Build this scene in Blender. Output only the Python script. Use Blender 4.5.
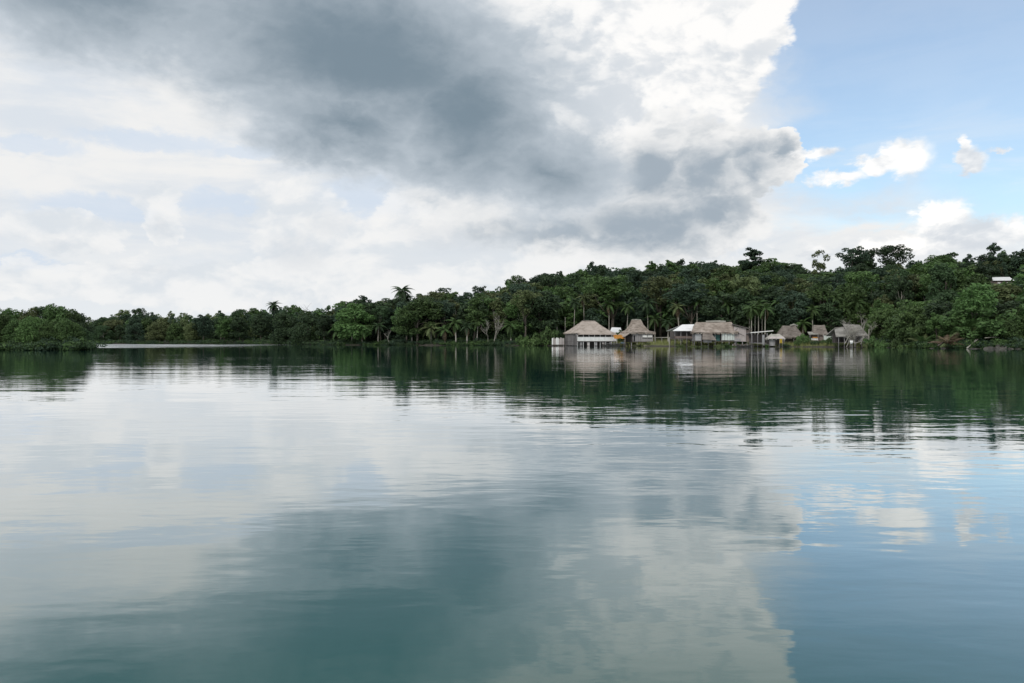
import bpy, math, random
import numpy as np
from mathutils import Vector, Matrix

for o in list(bpy.data.objects): bpy.data.objects.remove(o)
SC = bpy.context.scene
COL = SC.collection
R = math.radians

# ------------------------------------------------------------------ camera
F = 28.0 / 36.0 * 1024          # focal length in pixels of the 1024 wide picture
CAM_H = 1.8                     # eye height above the lagoon, standing in a small boat
HOR = 339.0                     # row of the horizon
cam = bpy.data.cameras.new('camera'); cam.lens = 28.0; cam.sensor_width = 36.0
cam.clip_start = 0.1; cam.clip_end = 20000
camo = bpy.data.objects.new('camera', cam); COL.objects.link(camo)
camo.location = (0, 0, CAM_H)
camo.rotation_euler = (R(90) - math.atan((341.5 - HOR) / F), 0, 0)
SC.camera = camo

# ------------------------------------------------------------------ view / light
SC.view_settings.view_transform = 'Standard'
SC.view_settings.look = 'None'
SC.view_settings.exposure = 0.0
SC.view_settings.gamma = 1.0
SC.view_settings.use_curve_mapping = False

SUN_EL, SUN_AZ = 43.0, -147.0     # azimuth measured from the view direction (+Y), minus = left
sd = Vector((math.sin(R(SUN_AZ)) * math.cos(R(SUN_EL)), math.cos(R(SUN_AZ)) * math.cos(R(SUN_EL)), math.sin(R(SUN_EL))))
sl = bpy.data.lights.new('sun', 'SUN'); sl.energy = 1.5; sl.angle = R(12); sl.color = (1, .95, .87)
so = bpy.data.objects.new('sun', sl); COL.objects.link(so)
so.rotation_euler = sd.to_track_quat('Z', 'Y').to_euler()

# ------------------------------------------------------------------ tiny node-expression helper
class NT:
    def __init__(self, nt): self.nt = nt
    def node(self, t, **k):
        n = self.nt.nodes.new(t)
        for a, b in k.items(): setattr(n, a, b)
        return n
    def put(self, sock, v):
        if isinstance(v, E): self.nt.links.new(v.s, sock)
        elif hasattr(v, 'is_output'): self.nt.links.new(v, sock)
        else: sock.default_value = v
    def m(self, op, *a, clamp=False):
        n = self.node('ShaderNodeMath', operation=op, use_clamp=clamp)
        for i, x in enumerate(a): self.put(n.inputs[i], x)
        return E(self, n.outputs[0])
    def vm(self, op, *a, scale=None):
        n = self.node('ShaderNodeVectorMath', operation=op)
        for i, x in enumerate(a): self.put(n.inputs[i], x)
        if scale is not None: self.put(n.inputs['Scale'], scale)
        return n
    def noise(self, vec, scale, detail=6, rough=.55, dist=0, lac=2.0):
        n = self.node('ShaderNodeTexNoise'); n.noise_dimensions = '3D'
        self.put(n.inputs['Vector'], vec)
        n.inputs['Scale'].default_value = scale; n.inputs['Detail'].default_value = detail
        n.inputs['Roughness'].default_value = rough; n.inputs['Distortion'].default_value = dist
        n.inputs['Lacunarity'].default_value = lac
        return n
    def ramp(self, x, a, b, smooth=True):
        n = self.node('ShaderNodeMapRange'); n.interpolation_type = 'SMOOTHSTEP' if smooth else 'LINEAR'
        self.put(n.inputs[0], x); n.inputs[1].default_value = a; n.inputs[2].default_value = b
        n.inputs[3].default_value = 0; n.inputs[4].default_value = 1
        return E(self, n.outputs[0])
    def mix(self, f, a, b, mode='MIX'):
        n = self.node('ShaderNodeMix'); n.data_type = 'RGBA'; n.blend_type = mode
        self.put(n.inputs[0], f)
        for i, x in ((6, a), (7, b)):
            if isinstance(x, tuple): x = (*x[:3], 1)
            self.put(n.inputs[i], x)
        return n.outputs[2]
    def comb(self, x, y, z):
        n = self.node('ShaderNodeCombineXYZ')
        for i, v in enumerate((x, y, z)): self.put(n.inputs[i], v)
        return n.outputs[0]
class E:
    def __init__(self, t, s): self.t, self.s = t, s
    def __add__(self, o): return self.t.m('ADD', self, o)
    __radd__ = __add__
    def __sub__(self, o): return self.t.m('SUBTRACT', self, o)
    def __rsub__(self, o): return self.t.m('SUBTRACT', o, self)
    def __mul__(self, o): return self.t.m('MULTIPLY', self, o)
    __rmul__ = __mul__
    def __truediv__(self, o): return self.t.m('DIVIDE', self, o)
    def mx(self, o): return self.t.m('MAXIMUM', self, o)
    def mn(self, o): return self.t.m('MINIMUM', self, o)

# ------------------------------------------------------------------ sky
world = bpy.data.worlds.new('World'); SC.world = world; world.use_nodes = True
wt = world.node_tree; wt.nodes.clear(); T = NT(wt)
STR = 0.15
out = T.node('ShaderNodeOutputWorld'); bg = T.node('ShaderNodeBackground'); bg.inputs[1].default_value = STR
wt.links.new(bg.outputs[0], out.inputs[0])
sky = T.node('ShaderNodeTexSky'); sky.sky_type = 'NISHITA'; sky.sun_disc = False
sky.sun_elevation = R(SUN_EL); sky.sun_rotation = R(SUN_AZ); sky.air_density = 1.0; sky.dust_density = 1.2; sky.ozone_density = 1.5
tc = T.node('ShaderNodeTexCoord'); D = tc.outputs['Generated']
sp = T.node('ShaderNodeSeparateXYZ'); wt.links.new(D, sp.inputs[0])
dx, dy, dz = (E(T, sp.outputs[i]) for i in range(3))
def azel(px, py):
    x, y, z = px - 512, F, HOR - py
    return math.degrees(math.atan2(x, y)), math.degrees(math.atan2(z, math.hypot(x, y)))
az = T.m('ARCTAN2', dx, dy) * (180 / math.pi)
el = T.m('ARCSINE', dz) * (180 / math.pi)
# coordinates for the noise: the direction with the vertical squeezed, so that clouds lie flat near the horizon
nv = T.comb(dx, dy, dz * 1.7)
big = T.noise(nv, 2.6, 4, .5)
med = T.noise(nv, 7.0, 7, .58, .25)
fine = T.noise(nv, 26.0, 5, .62, .3)
wisp = T.noise(T.comb(dx, dy, dz * 5.0), 5.0, 5, .6, .5)
medf, finef, bigf, wispf = (E(T, n.outputs[0]) for n in (med, fine, big, wisp))
# relief: how much denser it is here than a little towards the light (up left)
off = T.vm('ADD', nv, (-.012, .0, .05)).outputs[0]
med2 = E(T, T.noise(off, 7.0, 6, .58, .25).outputs[0])
wa = T.node('ShaderNodeSeparateXYZ'); wt.links.new(med.outputs['Color'], wa.inputs[0])
wb = T.node('ShaderNodeSeparateXYZ'); wt.links.new(fine.outputs['Color'], wb.inputs[0])
AZ = az + (E(T, wa.outputs[0]) - .5) * 7.0 + (E(T, wb.outputs[0]) - .5) * 2.6
EL = el + (E(T, wa.outputs[1]) - .5) * 5.0 + (E(T, wb.outputs[1]) - .5) * 2.2
PW = T.comb(AZ, EL, 0.0)
AZs = az + (E(T, wa.outputs[0]) - .5) * 1.6 + (E(T, wb.outputs[0]) - .5) * 3.0
ELs = el + (E(T, wa.outputs[1]) - .5) * 1.2 + (E(T, wb.outputs[1]) - .5) * 2.4
PS = T.comb(AZs, ELs, 0.0)
K = F * math.pi / 180           # pixels per degree at the middle
def blobs(lst, P):
    """union of soft ellipses (centre px, centre py, half width, half height, turn, weight): the highest of w*(1-distance)"""
    acc = None
    for (px, py, rx, ry, rot, w) in lst:
        a, e = azel(px, py); a0, _ = azel(px - rx, py); a1, _ = azel(px + rx, py)
        _, e0 = azel(px, py + ry); _, e1 = azel(px, py - ry)
        n = T.node('ShaderNodeMapping'); n.vector_type = 'TEXTURE'
        T.put(n.inputs[0], P)
        n.inputs[1].default_value = (a, e, 0); n.inputs[2].default_value = (0, 0, R(rot))
        n.inputs[3].default_value = ((a1 - a0) / 2, (e1 - e0) / 2, 1)
        ln = E(T, T.vm('LENGTH', n.outputs[0]).outputs['Value'])
        v = (1.0 - ln) * w
        acc = v if acc is None else acc.mx(v)
    return acc
# cauliflower billows: nested cells, bulging at their centres
def billow(v):
    n = T.node('ShaderNodeTexVoronoi'); n.feature = 'F1'; n.normalize = True
    T.put(n.inputs['Vector'], v); n.inputs['Scale'].default_value = 13.0; n.inputs['Detail'].default_value = 2.6
    n.inputs['Roughness'].default_value = .55; n.inputs['Lacunarity'].default_value = 2.35
    return .33 - E(T, n.outputs['Distance'])
wv1 = T.vm('SCALE', T.vm('SUBTRACT', med.outputs['Color'], (.5, .5, .5)).outputs[0], scale=.10).outputs[0]
bv = T.vm('ADD', nv, wv1).outputs[0]
B = billow(bv); B2 = billow(T.vm('ADD', bv, (-.006, 0, .028)).outputs[0])
lit = T.ramp((B - B2) * 1.5 + (medf - med2) * 1.3, -.26, .22)
S = 1 / STR
def c3(r, g, b): return (r * S, g * S, b * S)
# 1 blue hole on the right, thin veil elsewhere with pale blue gaps low on the left
hole = blobs([(1020, 10, 345, 200, 0, 1.5), (1120, 150, 330, 110, 0, 1.0), (850, 150, 110, 80, 0, .9), (880, 215, 150, 20, 0, .35)], PS)
gaps = blobs([(95, 207, 90, 20, 0, 1), (225, 203, 62, 19, 0, 1), (358, 197, 60, 26, 0, 1), (30, 262, 60, 9, 0, .8), (150, 140, 110, 15, 0, .85), (30, 146, 60, 13, 0, .8), (250, 150, 60, 11, 10, .8)], PS)
cov = T.ramp(hole + (wispf - .5) * .5, -.05, .45)
gapa = T.ramp(gaps + (wispf - .5) * .8 + B * .5, .02, .5) * .6
veil = 1.0 - cov * .74
veil = veil - T.ramp(bigf + T.ramp(el, 20, 60) * .08, .54, .70) * .45 * T.ramp(el, 24, 34)
veil = veil + T.ramp(wispf, .50, .70) * .40 * T.ramp(el, 17, 6)
veil = veil.mx(T.ramp(el, 8.5, 1.0) * .88).mx(0.0).mn(1.0)
nish = T.mix(1.0, sky.outputs[0], (1.02, 1.13, 1.13), 'MULTIPLY')
haze_w = T.mix(T.ramp(wispf + (medf - .5) * .8, .3, .68), c3(.72, .77, .83), c3(.88, .88, .875))
haze_w = T.mix(T.ramp(el, 9, 0), haze_w, c3(.80, .835, .865))
c = T.mix(veil, nish, T.mix(gapa, haze_w, c3(.625, .73, .87)))
# 2 heaped white clouds low on the left
low = blobs([(160, 212, 26, 36, 0, 1), (60, 232, 70, 22, 0, 1), (300, 228, 56, 56, 0, 1), (340, 262, 70, 40, 0, 1), (425, 230, 52, 52, 0, 1), (490, 258, 100, 36, 0, 1), (560, 255, 60, 30, 0, 1),
             (250, 285, 230, 26, 0, .9), (80, 282, 160, 22, 0, .9)], PS)
lowf = low + B * 1.0 + (medf - .5) * .5
c = T.mix(T.ramp(lowf, .0, .2) * .7, c, T.mix(lit, c3(.72, .765, .81), c3(.93, .925, .915)))
soft = blobs([(300, 252, 52, 30, 0, .9), (160, 226, 22, 24, 0, .7), (325, 225, 44, 25, 0, .7), (60, 245, 70, 10, 0, .5), (150, 268, 70, 9, 0, .5), (450, 240, 70, 26, 0, .8)], PS)
c = T.mix(T.ramp(soft + (medf - .5) * .6 + B * .5, .05, .8) * .4, c, c3(.60, .65, .71))
# 3 the great white tower right of the middle
cum = blobs([(640, 30, 140, 120, 0, 1), (722, 10, 76, 80, 0, 1), (700, 80, 62, 66, 0, 1), (590, 120, 110, 70, 0, 1), (600, -60, 200, 100, 0, 1)], PS)
cumf = cum + B * .75 + (medf - .5) * .35
greyl = T.ramp(blobs([(575, 25, 75, 60, 0, 1), (600, 85, 60, 50, 0, 1), (560, -60, 120, 90, 0, 1)], PS) + (medf - .5) * .8, -.05, .8)
whiteb = T.mix(T.ramp(greyl * -.34 + (bigf - .5) * 1.2 + (medf - .5) * 1.2 + (lit - .5) * .55, -.46, .30), c3(.70, .74, .785), c3(1.0, .99, .975))
c = T.mix(T.ramp(cumf, -.02, .13), c, whiteb)
# 4 heaped cloud in front of its foot: bright rim, grey base
lump = blobs([(585, 175, 75, 66, 0, 1), (650, 172, 78, 62, 0, 1), (705, 168, 66, 54, 0, 1), (755, 162, 48, 42, 0, 1), (782, 152, 26, 28, 0, 1), (640, 226, 125, 44, 0, 1), (715, 216, 55, 34, 0, .8), (560, 232, 130, 32, 0, .8)], PS)
lumpf = lump + B * .8 + (medf - .5) * .3
base = T.ramp(lump + B * .25 + T.ramp(el, 15, 8) * .25 + (lit - .5) * -.38 + (medf - .5) * .45 + (finef - .5) * .12, -.05, 1.1)
c = T.mix(T.ramp(lumpf, .0, .12) * T.ramp(az + (medf - .5) * 14, 2, 16) + T.ramp(lumpf, .0, .7) * T.ramp(az + (medf - .5) * 14, 16, 2), c, T.mix(base, c3(.94, .935, .925), c3(.37, .435, .50)))
# 5 the dark rain cloud hanging across the top left
dark = blobs([(365, 55, 270, 135, -12, 1.3), (100, -15, 300, 115, 0, 1.0), (465, 120, 135, 115, -18, 1.25), (545, 170, 100, 80, -8, .9), (340, 130, 130, 62, -16, 1.0), (140, -90, 440, 120, 0, 1.2)], PW)
darkm = dark + (medf - .5) * .22 + (bigf - .5) * .35 + (lit - .5) * -.10 + (finef - .5) * .05
da = T.ramp(darkm, -.06, .46)
dd = T.ramp(darkm, .10, 1.15)
greyc = T.mix(dd, c3(.55, .61, .67), c3(.205, .272, .33))
c = T.mix(da, c, greyc)
# 6 small fair-weather puffs in the blue
puff = blobs([(900, 158, 36, 24, 8, 1), (874, 168, 28, 16, 0, 1), (836, 180, 40, 13, 5, 1), (815, 153, 32, 10, 0, .8), (972, 164, 18, 18, 0, .9), (970, 147, 9, 11, 0, .9),
              (1000, 152, 16, 4, 0, .6), (945, 216, 34, 20, -15, 1.1), (962, 240, 85, 24, 0, 1.1), (900, 247, 70, 14, 0, .8), (1010, 236, 60, 18, 0, .9), (840, 250, 60, 12, 0, .7)], PS)
pf_ = puff + B * 1.3 + (medf - .5) * .4 + (finef - .5) * 1.1
c = T.mix(T.ramp(pf_, .0, .55) * .95, c, T.mix(lit, c3(.68, .72, .77), c3(1.10, 1.08, 1.05)))
wt.links.new(c, bg.inputs[0])

# ------------------------------------------------------------------ materials
def newmat(name):
    m = bpy.data.materials.new(name); m.use_nodes = True
    nt = m.node_tree; nt.nodes.clear(); t = NT(nt)
    o = t.node('ShaderNodeOutputMaterial')
    return m, t, o
def simple(name, c1, c2, scale=(2, 2, 2), rough=.85, bump=.3, detail=5, spec=.3):
    m, t, o = newmat(name)
    tcn = t.node('ShaderNodeTexCoord')
    mp = t.node('ShaderNodeMapping'); t.put(mp.inputs[0], tcn.outputs['Object']); mp.inputs[3].default_value = scale
    n = t.noise(mp.outputs[0], 1.0, detail, .6)
    inf = t.node('ShaderNodeObjectInfo')
    lo = t.noise(tcn.outputs['Object'], .45, 3, .6)
    f = t.ramp(E(t, n.outputs[0]) * .6 + E(t, lo.outputs[0]) * .55 - .075 + (E(t, inf.outputs['Random']) - .5) * .18, .3, .7)
    p = t.node('ShaderNodeBsdfPrincipled')
    t.put(p.inputs['Base Color'], t.mix(f, c1, c2)); p.inputs['Roughness'].default_value = rough
    p.inputs['Specular IOR Level'].default_value = spec
    if bump:
        b = t.node('ShaderNodeBump'); b.inputs['Strength'].default_value = bump; b.inputs['Distance'].default_value = .05
        t.put(b.inputs['Height'], n.outputs[0]); t.put(p.inputs['Normal'], b.outputs[0])
    t.nt.links.new(p.outputs[0], o.inputs[0]); return m
def leafmat(name, ca, cb, trans=.33):
    m, t, o = newmat(name)
    inf = t.node('ShaderNodeObjectInfo'); geo = t.node('ShaderNodeNewGeometry')
    isl = E(t, geo.outputs['Random Per Island'])
    pn = t.noise(geo.outputs['Position'], .35, 3, .5)
    f = t.ramp(isl * .45 + E(t, pn.outputs[0]) * .75 + (E(t, inf.outputs['Random']) - .5) * .6, .15, 1.0)
    col = t.mix(f, ca, cb)
    hs = t.node('ShaderNodeHueSaturation'); t.put(hs.inputs['Color'], col)
    hs.inputs['Saturation'].default_value = .92
    t.put(hs.inputs['Hue'], .5 + (E(t, inf.outputs['Random']) - .5) * .035)
    t.put(hs.inputs['Value'], 1.2 + isl * .75)
    d = t.node('ShaderNodeBsdfPrincipled'); t.put(d.inputs['Base Color'], hs.outputs[0]); d.inputs['Roughness'].default_value = .6
    d.inputs['Specular IOR Level'].default_value = .22
    tr = t.node('ShaderNodeBsdfTranslucent'); t.put(tr.inputs[0], hs.outputs[0])
    mx = t.node('ShaderNodeMixShader'); mx.inputs[0].default_value = trans
    t.nt.links.new(d.outputs[0], mx.inputs[1]); t.nt.links.new(tr.outputs[0], mx.inputs[2]); t.nt.links.new(mx.outputs[0], o.inputs[0])
    return m
LEAF = {
    'dark': leafmat('leaf_dark', (.018, .036, .018), (.04, .07, .028)),
    'deep': leafmat('leaf_deep', (.020, .040, .026), (.036, .064, .036)),
    'mid': leafmat('leaf_mid', (.028, .056, .018), (.06, .105, .03)),
    'bright': leafmat('leaf_bright', (.038, .078, .022), (.074, .132, .036)),
    'olive': leafmat('leaf_olive', (.045, .062, .025), (.095, .12, .045)),
    'brown': leafmat('leaf_brown', (.06, .045, .028), (.13, .095, .06)),
}
LNAME = {'dark': 'dark green', 'deep': 'bluish green', 'mid': 'green', 'bright': 'bright green', 'olive': 'olive green', 'brown': 'brownish'}
M = {
    'bark': simple('bark', (.07, .06, .05), (.16, .14, .12), (3, 3, .8)),
    'pale_bark': simple('pale_bark', (.25, .24, .21), (.42, .40, .36), (3, 3, .6)),
    'thatch': simple('thatch', (.165, .135, .11), (.40, .35, .31), (1.1, 1.1, 3.5), .95, .8, 8),
    'thatch_dark': simple('thatch_dark', (.10, .086, .075), (.24, .212, .19), (1.1, 1.1, 3.5), .95, .8, 8),
    'thatch_pale': simple('thatch_pale', (.22, .215, .19), (.42, .41, .37), (1.1, 1.1, 3.5), .95, .8, 8),
    'thatch_grey': simple('thatch_grey', (.13, .125, .115), (.29, .28, .26), (1.1, 1.1, 3.5), .95, .9, 8),
    'wood_grey': simple('wood_grey', (.20, .195, .20), (.40, .39, .395), (6, 6, .5), .85, .5),
    'wood_dark': simple('wood_dark', (.05, .045, .045), (.12, .11, .105), (5, 5, .6), .85, .5),
    'wood_brown': simple('wood_brown', (.13, .10, .09), (.25, .21, .19), (5, 5, .6), .85, .5),
    'white': simple('white_paint', (.68, .68, .67), (.84, .84, .83), (2.5, 2.5, .7), .6, .15),
    'pink': simple('weathered_board', (.34, .30, .29), (.50, .46, .45), (4, 4, .6), .8, .3),
    'mint': simple('pale_sheet', (.40, .46, .44), (.58, .63, .60), (2, 2, 1), .6, .2),
    'teal': simple('teal_cloth', (.03, .09, .09), (.06, .15, .14), (2, 2, 2), .8, .2),
    'tin': simple('tin_sheet', (.55, .57, .58), (.76, .77, .78), (.5, 4, 4), .42, .2, 4, .5),
    'tin_grey': simple('tin_sheet_grey', (.24, .25, .26), (.42, .43, .44), (.5, 4, 4), .45, .2, 4, .5),
    'orange': simple('orange_tarp', (.30, .125, .012), (.46, .21, .025), (1.5, 1.5, 1.5), .6, .5),
    'yellow': simple('yellow_cloth', (.38, .26, .03), (.52, .38, .07), (2, 2, 2), .7, .4),
    'blue': simple('blue_cloth', (.20, .32, .42), (.33, .47, .56), (2, 2, 2), .7, .4),
    'mud': simple('mud', (.06, .05, .042), (.13, .115, .10), (1.4, 1.4, 1.4), .8, .6),
    'rock': simple('rock', (.045, .042, .038), (.12, .115, .105), (2, 2, 2), .9, .8),
    'grass': leafmat('grass', (.075, .095, .03), (.17, .18, .06), .2),
    'inner_shade': simple('dark_interior', (.008, .008, .009), (.02, .02, .022), (1, 1, 1), .5, 0),  # near-black colour standing in for the shade inside doorways and windows
}

# ground: soil, leaf litter and grass
gm, t, o = newmat('ground')
geo = t.node('ShaderNodeNewGeometry'); sep = t.node('ShaderNodeSeparateXYZ'); t.put(sep.inputs[0], geo.outputs['Position'])
n1 = t.noise(geo.outputs['Position'], .25, 6, .6); n2 = t.noise(geo.outputs['Position'], 2.5, 6, .6)
zz = E(t, sep.outputs[2])
soil = t.mix(t.ramp(E(t, n2.outputs[0]), .35, .65), (.022, .019, .014), (.055, .048, .036))
gr = t.mix(t.ramp(E(t, n2.outputs[0]), .3, .7), (.07, .085, .025), (.16, .165, .06))
gx = E(t, sep.outputs[0])
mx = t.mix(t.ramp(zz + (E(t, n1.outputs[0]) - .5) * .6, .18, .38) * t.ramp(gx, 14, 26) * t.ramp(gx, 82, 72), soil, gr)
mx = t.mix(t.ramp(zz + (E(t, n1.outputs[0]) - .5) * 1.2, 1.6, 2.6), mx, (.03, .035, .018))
p = t.node('ShaderNodeBsdfPrincipled'); t.put(p.inputs['Base Color'], mx); p.inputs['Roughness'].default_value = .95
b = t.node('ShaderNodeBump'); b.inputs['Strength'].default_value = .6; b.inputs['Distance'].default_value = .15
t.put(b.inputs['Height'], n2.outputs[0]); t.put(p.inputs['Normal'], b.outputs[0])
t.nt.links.new(p.outputs[0], o.inputs[0]); M['ground'] = gm

# water: green upwelling body under a glossy, slightly rippled skin
wm, t, o = newmat('lagoon_water')
geo = t.node('ShaderNodeNewGeometry'); P = geo.outputs['Position']
sep = t.node('ShaderNodeSeparateXYZ'); t.put(sep.inputs[0], P)
px_, py_ = E(t, sep.outputs[0]), E(t, sep.outputs[1])
def wv(sx, sy, rot, detail, rough, dist=0.0):
    mp = t.node('ShaderNodeMapping'); t.put(mp.inputs[0], P); mp.inputs[2].default_value = (0, 0, R(rot)); mp.inputs[3].default_value = (sx, sy, 1)
    return E(t, t.noise(mp.outputs[0], 1.0, detail, rough, dist).outputs[0])
patch = t.ramp(wv(.03, .075, 6, 3, .5), .38, .66)               # calmer and livelier stretches
calm = t.ramp(py_, 4.0, 16.0)                                    # the lee of the boat is stiller
swell = wv(.10, .34, -8, 2, .5)
rip1 = wv(.75, 1.7, 5, 2, .5, .3)
rip2 = wv(2.2, 4.6, -12, 2, .5, .2)
rip3 = wv(5.0, 11.0, 14, 2, .5, .2)
breeze = t.ramp(wv(.016, .05, 3, 2, .5) + t.ramp(py_, 200, 262) * t.ramp(px_, -15, -75) * .45, .66, .8)
h = swell * .020 + rip1 * (.0044 + patch * .0040) * (.85 + calm * .15) + rip2 * (.0007 + patch * .0014 + breeze * .006) + rip3 * (.0002 + patch * .0006)
bp = t.node('ShaderNodeBump'); bp.inputs['Strength'].default_value = 1.0; bp.inputs['Distance'].default_value = 1.0
t.put(bp.inputs['Height'], h)
lw = t.node('ShaderNodeLayerWeight'); lw.inputs[0].default_value = .5
t.put(lw.inputs['Normal'], bp.outputs[0])
facing = E(t, lw.outputs['Facing'])                               # 1 at grazing
fac = t.m('POWER', facing, 3.75) * .49 + t.ramp(facing, .50, .97) * .49 + .015
dif = t.node('ShaderNodeBsdfDiffuse')
t.put(dif.inputs[0], t.mix(t.ramp(wv(.05, .09, 20, 3, .5), .35, .65), (.007, .070, .064), (.010, .082, .073)))
gl = t.node('ShaderNodeBsdfGlossy')
band = t.ramp(py_ + (wv(.02, .12, 4, 3, .6) - .5) * 70, 142, 172) * t.ramp(py_, 300, 285) * t.ramp(px_ + (wv(.02, .1, 4, 2, .5) - .5) * 60, -52, -84)   # a cat's paw of unresolved ripples below the far shore
streak = t.ramp(wv(.012, .16, 2, 3, .6), .42, .60)
t.put(gl.inputs['Roughness'], band * streak * .34 + patch * .003)
gl.inputs[0].default_value = (1, 1, 1, 1)
t.put(gl.inputs['Normal'], bp.outputs[0])
ms = t.node('ShaderNodeMixShader'); t.put(ms.inputs[0], fac)
t.nt.links.new(dif.outputs[0], ms.inputs[1]); t.nt.links.new(gl.outputs[0], ms.inputs[2]); t.nt.links.new(ms.outputs[0], o.inputs[0])
M['water'] = wm

# ------------------------------------------------------------------ object helpers
def link(o, parent=None):
    COL.objects.link(o)
    if parent: o.parent = parent
    return o
def tag(o, label=None, cat=None, group=None, kind=None):
    for k, v in (('label', label), ('category', cat), ('group', group), ('kind', kind)):
        if v: o[k] = v
    return o
def empty(name, loc, rz=0, **k):
    o = link(bpy.data.objects.new(name, None)); o.location = loc; o.rotation_euler = (0, 0, rz); o.empty_display_size = .3
    return tag(o, **k)
def quads_mesh(name, V, mat, n=4):
    """V: (faces*n, 3) array of separate faces"""
    me = bpy.data.meshes.new(name); k = len(V); nf = k // n
    me.vertices.add(k); me.vertices.foreach_set('co', np.asarray(V, np.float32).ravel())
    me.loops.add(k); me.loops.foreach_set('vertex_index', np.arange(k, dtype=np.int32))
    me.polygons.add(nf); me.polygons.foreach_set('loop_start', np.arange(0, k, n, dtype=np.int32))
    me.update(calc_edges=True)
    for m in (mat if isinstance(mat, list) else [mat]): me.materials.append(m)
    return me
class MB:
    def __init__(s): s.v, s.f = [], []
    def add(s, v, f):
        b = len(s.v); s.v += [tuple(x) for x in v]; s.f += [[i + b for i in q] for q in f]; return s
    def box(s, x0, x1, y0, y1, z0, z1):
        return s.add([(x, y, z) for z in (z0, z1) for y in (y0, y1) for x in (x0, x1)],
                     [(0, 2, 3, 1), (4, 5, 7, 6), (0, 1, 5, 4), (2, 6, 7, 3), (0, 4, 6, 2), (1, 3, 7, 5)])
    def bar(s, a, b, w, h=None):
        """a square bar from a to b"""
        a, b = Vector(a), Vector(b); h = h or w; d = (b - a).normalized()
        u = d.cross(Vector((0, 0, 1)))
        u = u.normalized() if u.length > .05 else Vector((1, 0, 0)); w2 = d.cross(u).normalized()
        vs = [p + u * (sx * w / 2) + w2 * (sy * h / 2) for p in (a, b) for sx, sy in ((-1, -1), (1, -1), (1, 1), (-1, 1))]
        return s.add(vs, [(3, 2, 1, 0), (4, 5, 6, 7), (0, 1, 5, 4), (1, 2, 6, 5), (2, 3, 7, 6), (3, 0, 4, 7)])
    def tube(s, pts, rad, n=6):
        pts = [Vector(p) for p in pts]; rings = []
        for i, p in enumerate(pts):
            d = (pts[min(i + 1, len(pts) - 1)] - pts[max(i - 1, 0)]).normalized()
            u = d.cross(Vector((.3, 1, .1))).normalized(); w = d.cross(u)
            rings.append([p + (u * math.cos(2 * math.pi * k / n) + w * math.sin(2 * math.pi * k / n)) * rad[i] for k in range(n)])
        vs = [q for r in rings for q in r]; f = []
        for i in range(len(pts) - 1):
            for k in range(n): f.append((i * n + k, i * n + (k + 1) % n, (i + 1) * n + (k + 1) % n, (i + 1) * n + k))
        f.append(tuple(range((len(pts) - 1) * n, len(pts) * n))); f.append(tuple(range(n))[::-1])
        return s.add(vs, f)
    def mesh(s, name, mat, smooth=False):
        me = bpy.data.meshes.new(name); me.from_pydata(s.v, [], s.f); me.update(); me.materials.append(mat)
        if smooth: me.polygons.foreach_set('use_smooth', [True] * len(me.polygons))
        return me
    def build(s, name, mat, parent=None, smooth=False):
        return link(bpy.data.objects.new(name, s.mesh(name, mat, smooth)), parent)
def X(px, Y): return (px - 512) / F * Y
def Z(py, Y): return CAM_H + (HOR - py) / F * Y
def interp(tab): 
    a = np.array(tab, float); return lambda u: np.interp(u, a[:, 0], a[:, 1])

# ------------------------------------------------------------------ terrain
shore = interp([(-2500, 330), (95, 290), (250, 280), (330, 240), (450, 222), (560, 212), (650, 199), (700, 187), (800, 181), (880, 168), (950, 150), (1024, 143), (1500, 110), (3500, 80)])
skyl = interp([(-400, 318), (0, 322), (95, 326), (110, 322), (135, 316), (160, 318), (185, 319), (200, 317), (230, 315), (255, 313), (275, 308), (290, 313), (315, 311), (330, 313), (350, 305), (370, 304), (395, 302), (415, 302), (440, 299), (470, 297), (490, 291), (510, 285), (540, 279), (560, 274), (590, 271), (620, 270), (650, 268), (670, 263), (690, 265), (710, 264), (740, 269), (770, 267), (790, 264), (810, 271), (835, 272), (850, 266), (870, 264), (890, 266), (905, 272), (920, 266), (945, 262), (960, 266), (990, 258), (1010, 256), (1024, 255), (1300, 250)])
rdep = interp([(-400, 40), (250, 45), (330, 60), (450, 85), (560, 115), (700, 130), (1024, 135), (1500, 130)])
def smooth(x): x = np.clip(x, 0, 1); return x * x * (3 - 2 * x)
sky_s = lambda u: sum(skyl(u + d) for d in (-40, -20, 0, 20, 40)) / 5
def terr(x, y):
    x = np.asarray(x, float); y = np.asarray(y, float); yy = np.maximum(y, 5.0)
    u = 512 + F * x / yy
    S0, Rd = shore(u), rdep(u)
    s = y - S0 + 2.2 * np.sin(x * .21) + 1.3 * np.sin(x * .53 + 1)
    Hr = np.maximum((HOR - sky_s(u)) * (S0 + Rd) / F + CAM_H - 14.5, .4)
    flat = np.interp(u, [540, 570, 860, 900], [4, 24, 22, 2])
    bank = np.clip(s * .16, 0, .42) + np.clip(s, 0, 40) * .02
    hill = Hr * smooth((s - flat) / np.maximum(Rd - flat, 1))
    back = np.clip(s - Rd, 0, 4000) * .02
    z = np.where(s < 0, np.maximum(s * .12, -4.0), bank + hill + back)
    # the mangrove islet on the near left
    d = np.minimum(np.minimum((82.0 - u) / F * yy, y - 127.0), 150.0 - y)
    z = np.maximum(z, np.where(d > -40, np.clip(d * .12, -4, .12), -4))
    return z
def gz(x, y): return float(terr(x, y))
def ashore(u, Y, lo=.22):
    for _ in range(30):
        if gz(X(u, Y), Y) > lo: break
        Y += .7
    return Y
ang = np.unique(np.concatenate([np.linspace(-math.pi, -.75, 40), np.linspace(-.75, .75, 260), np.linspace(.75, math.pi, 40)]))
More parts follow.
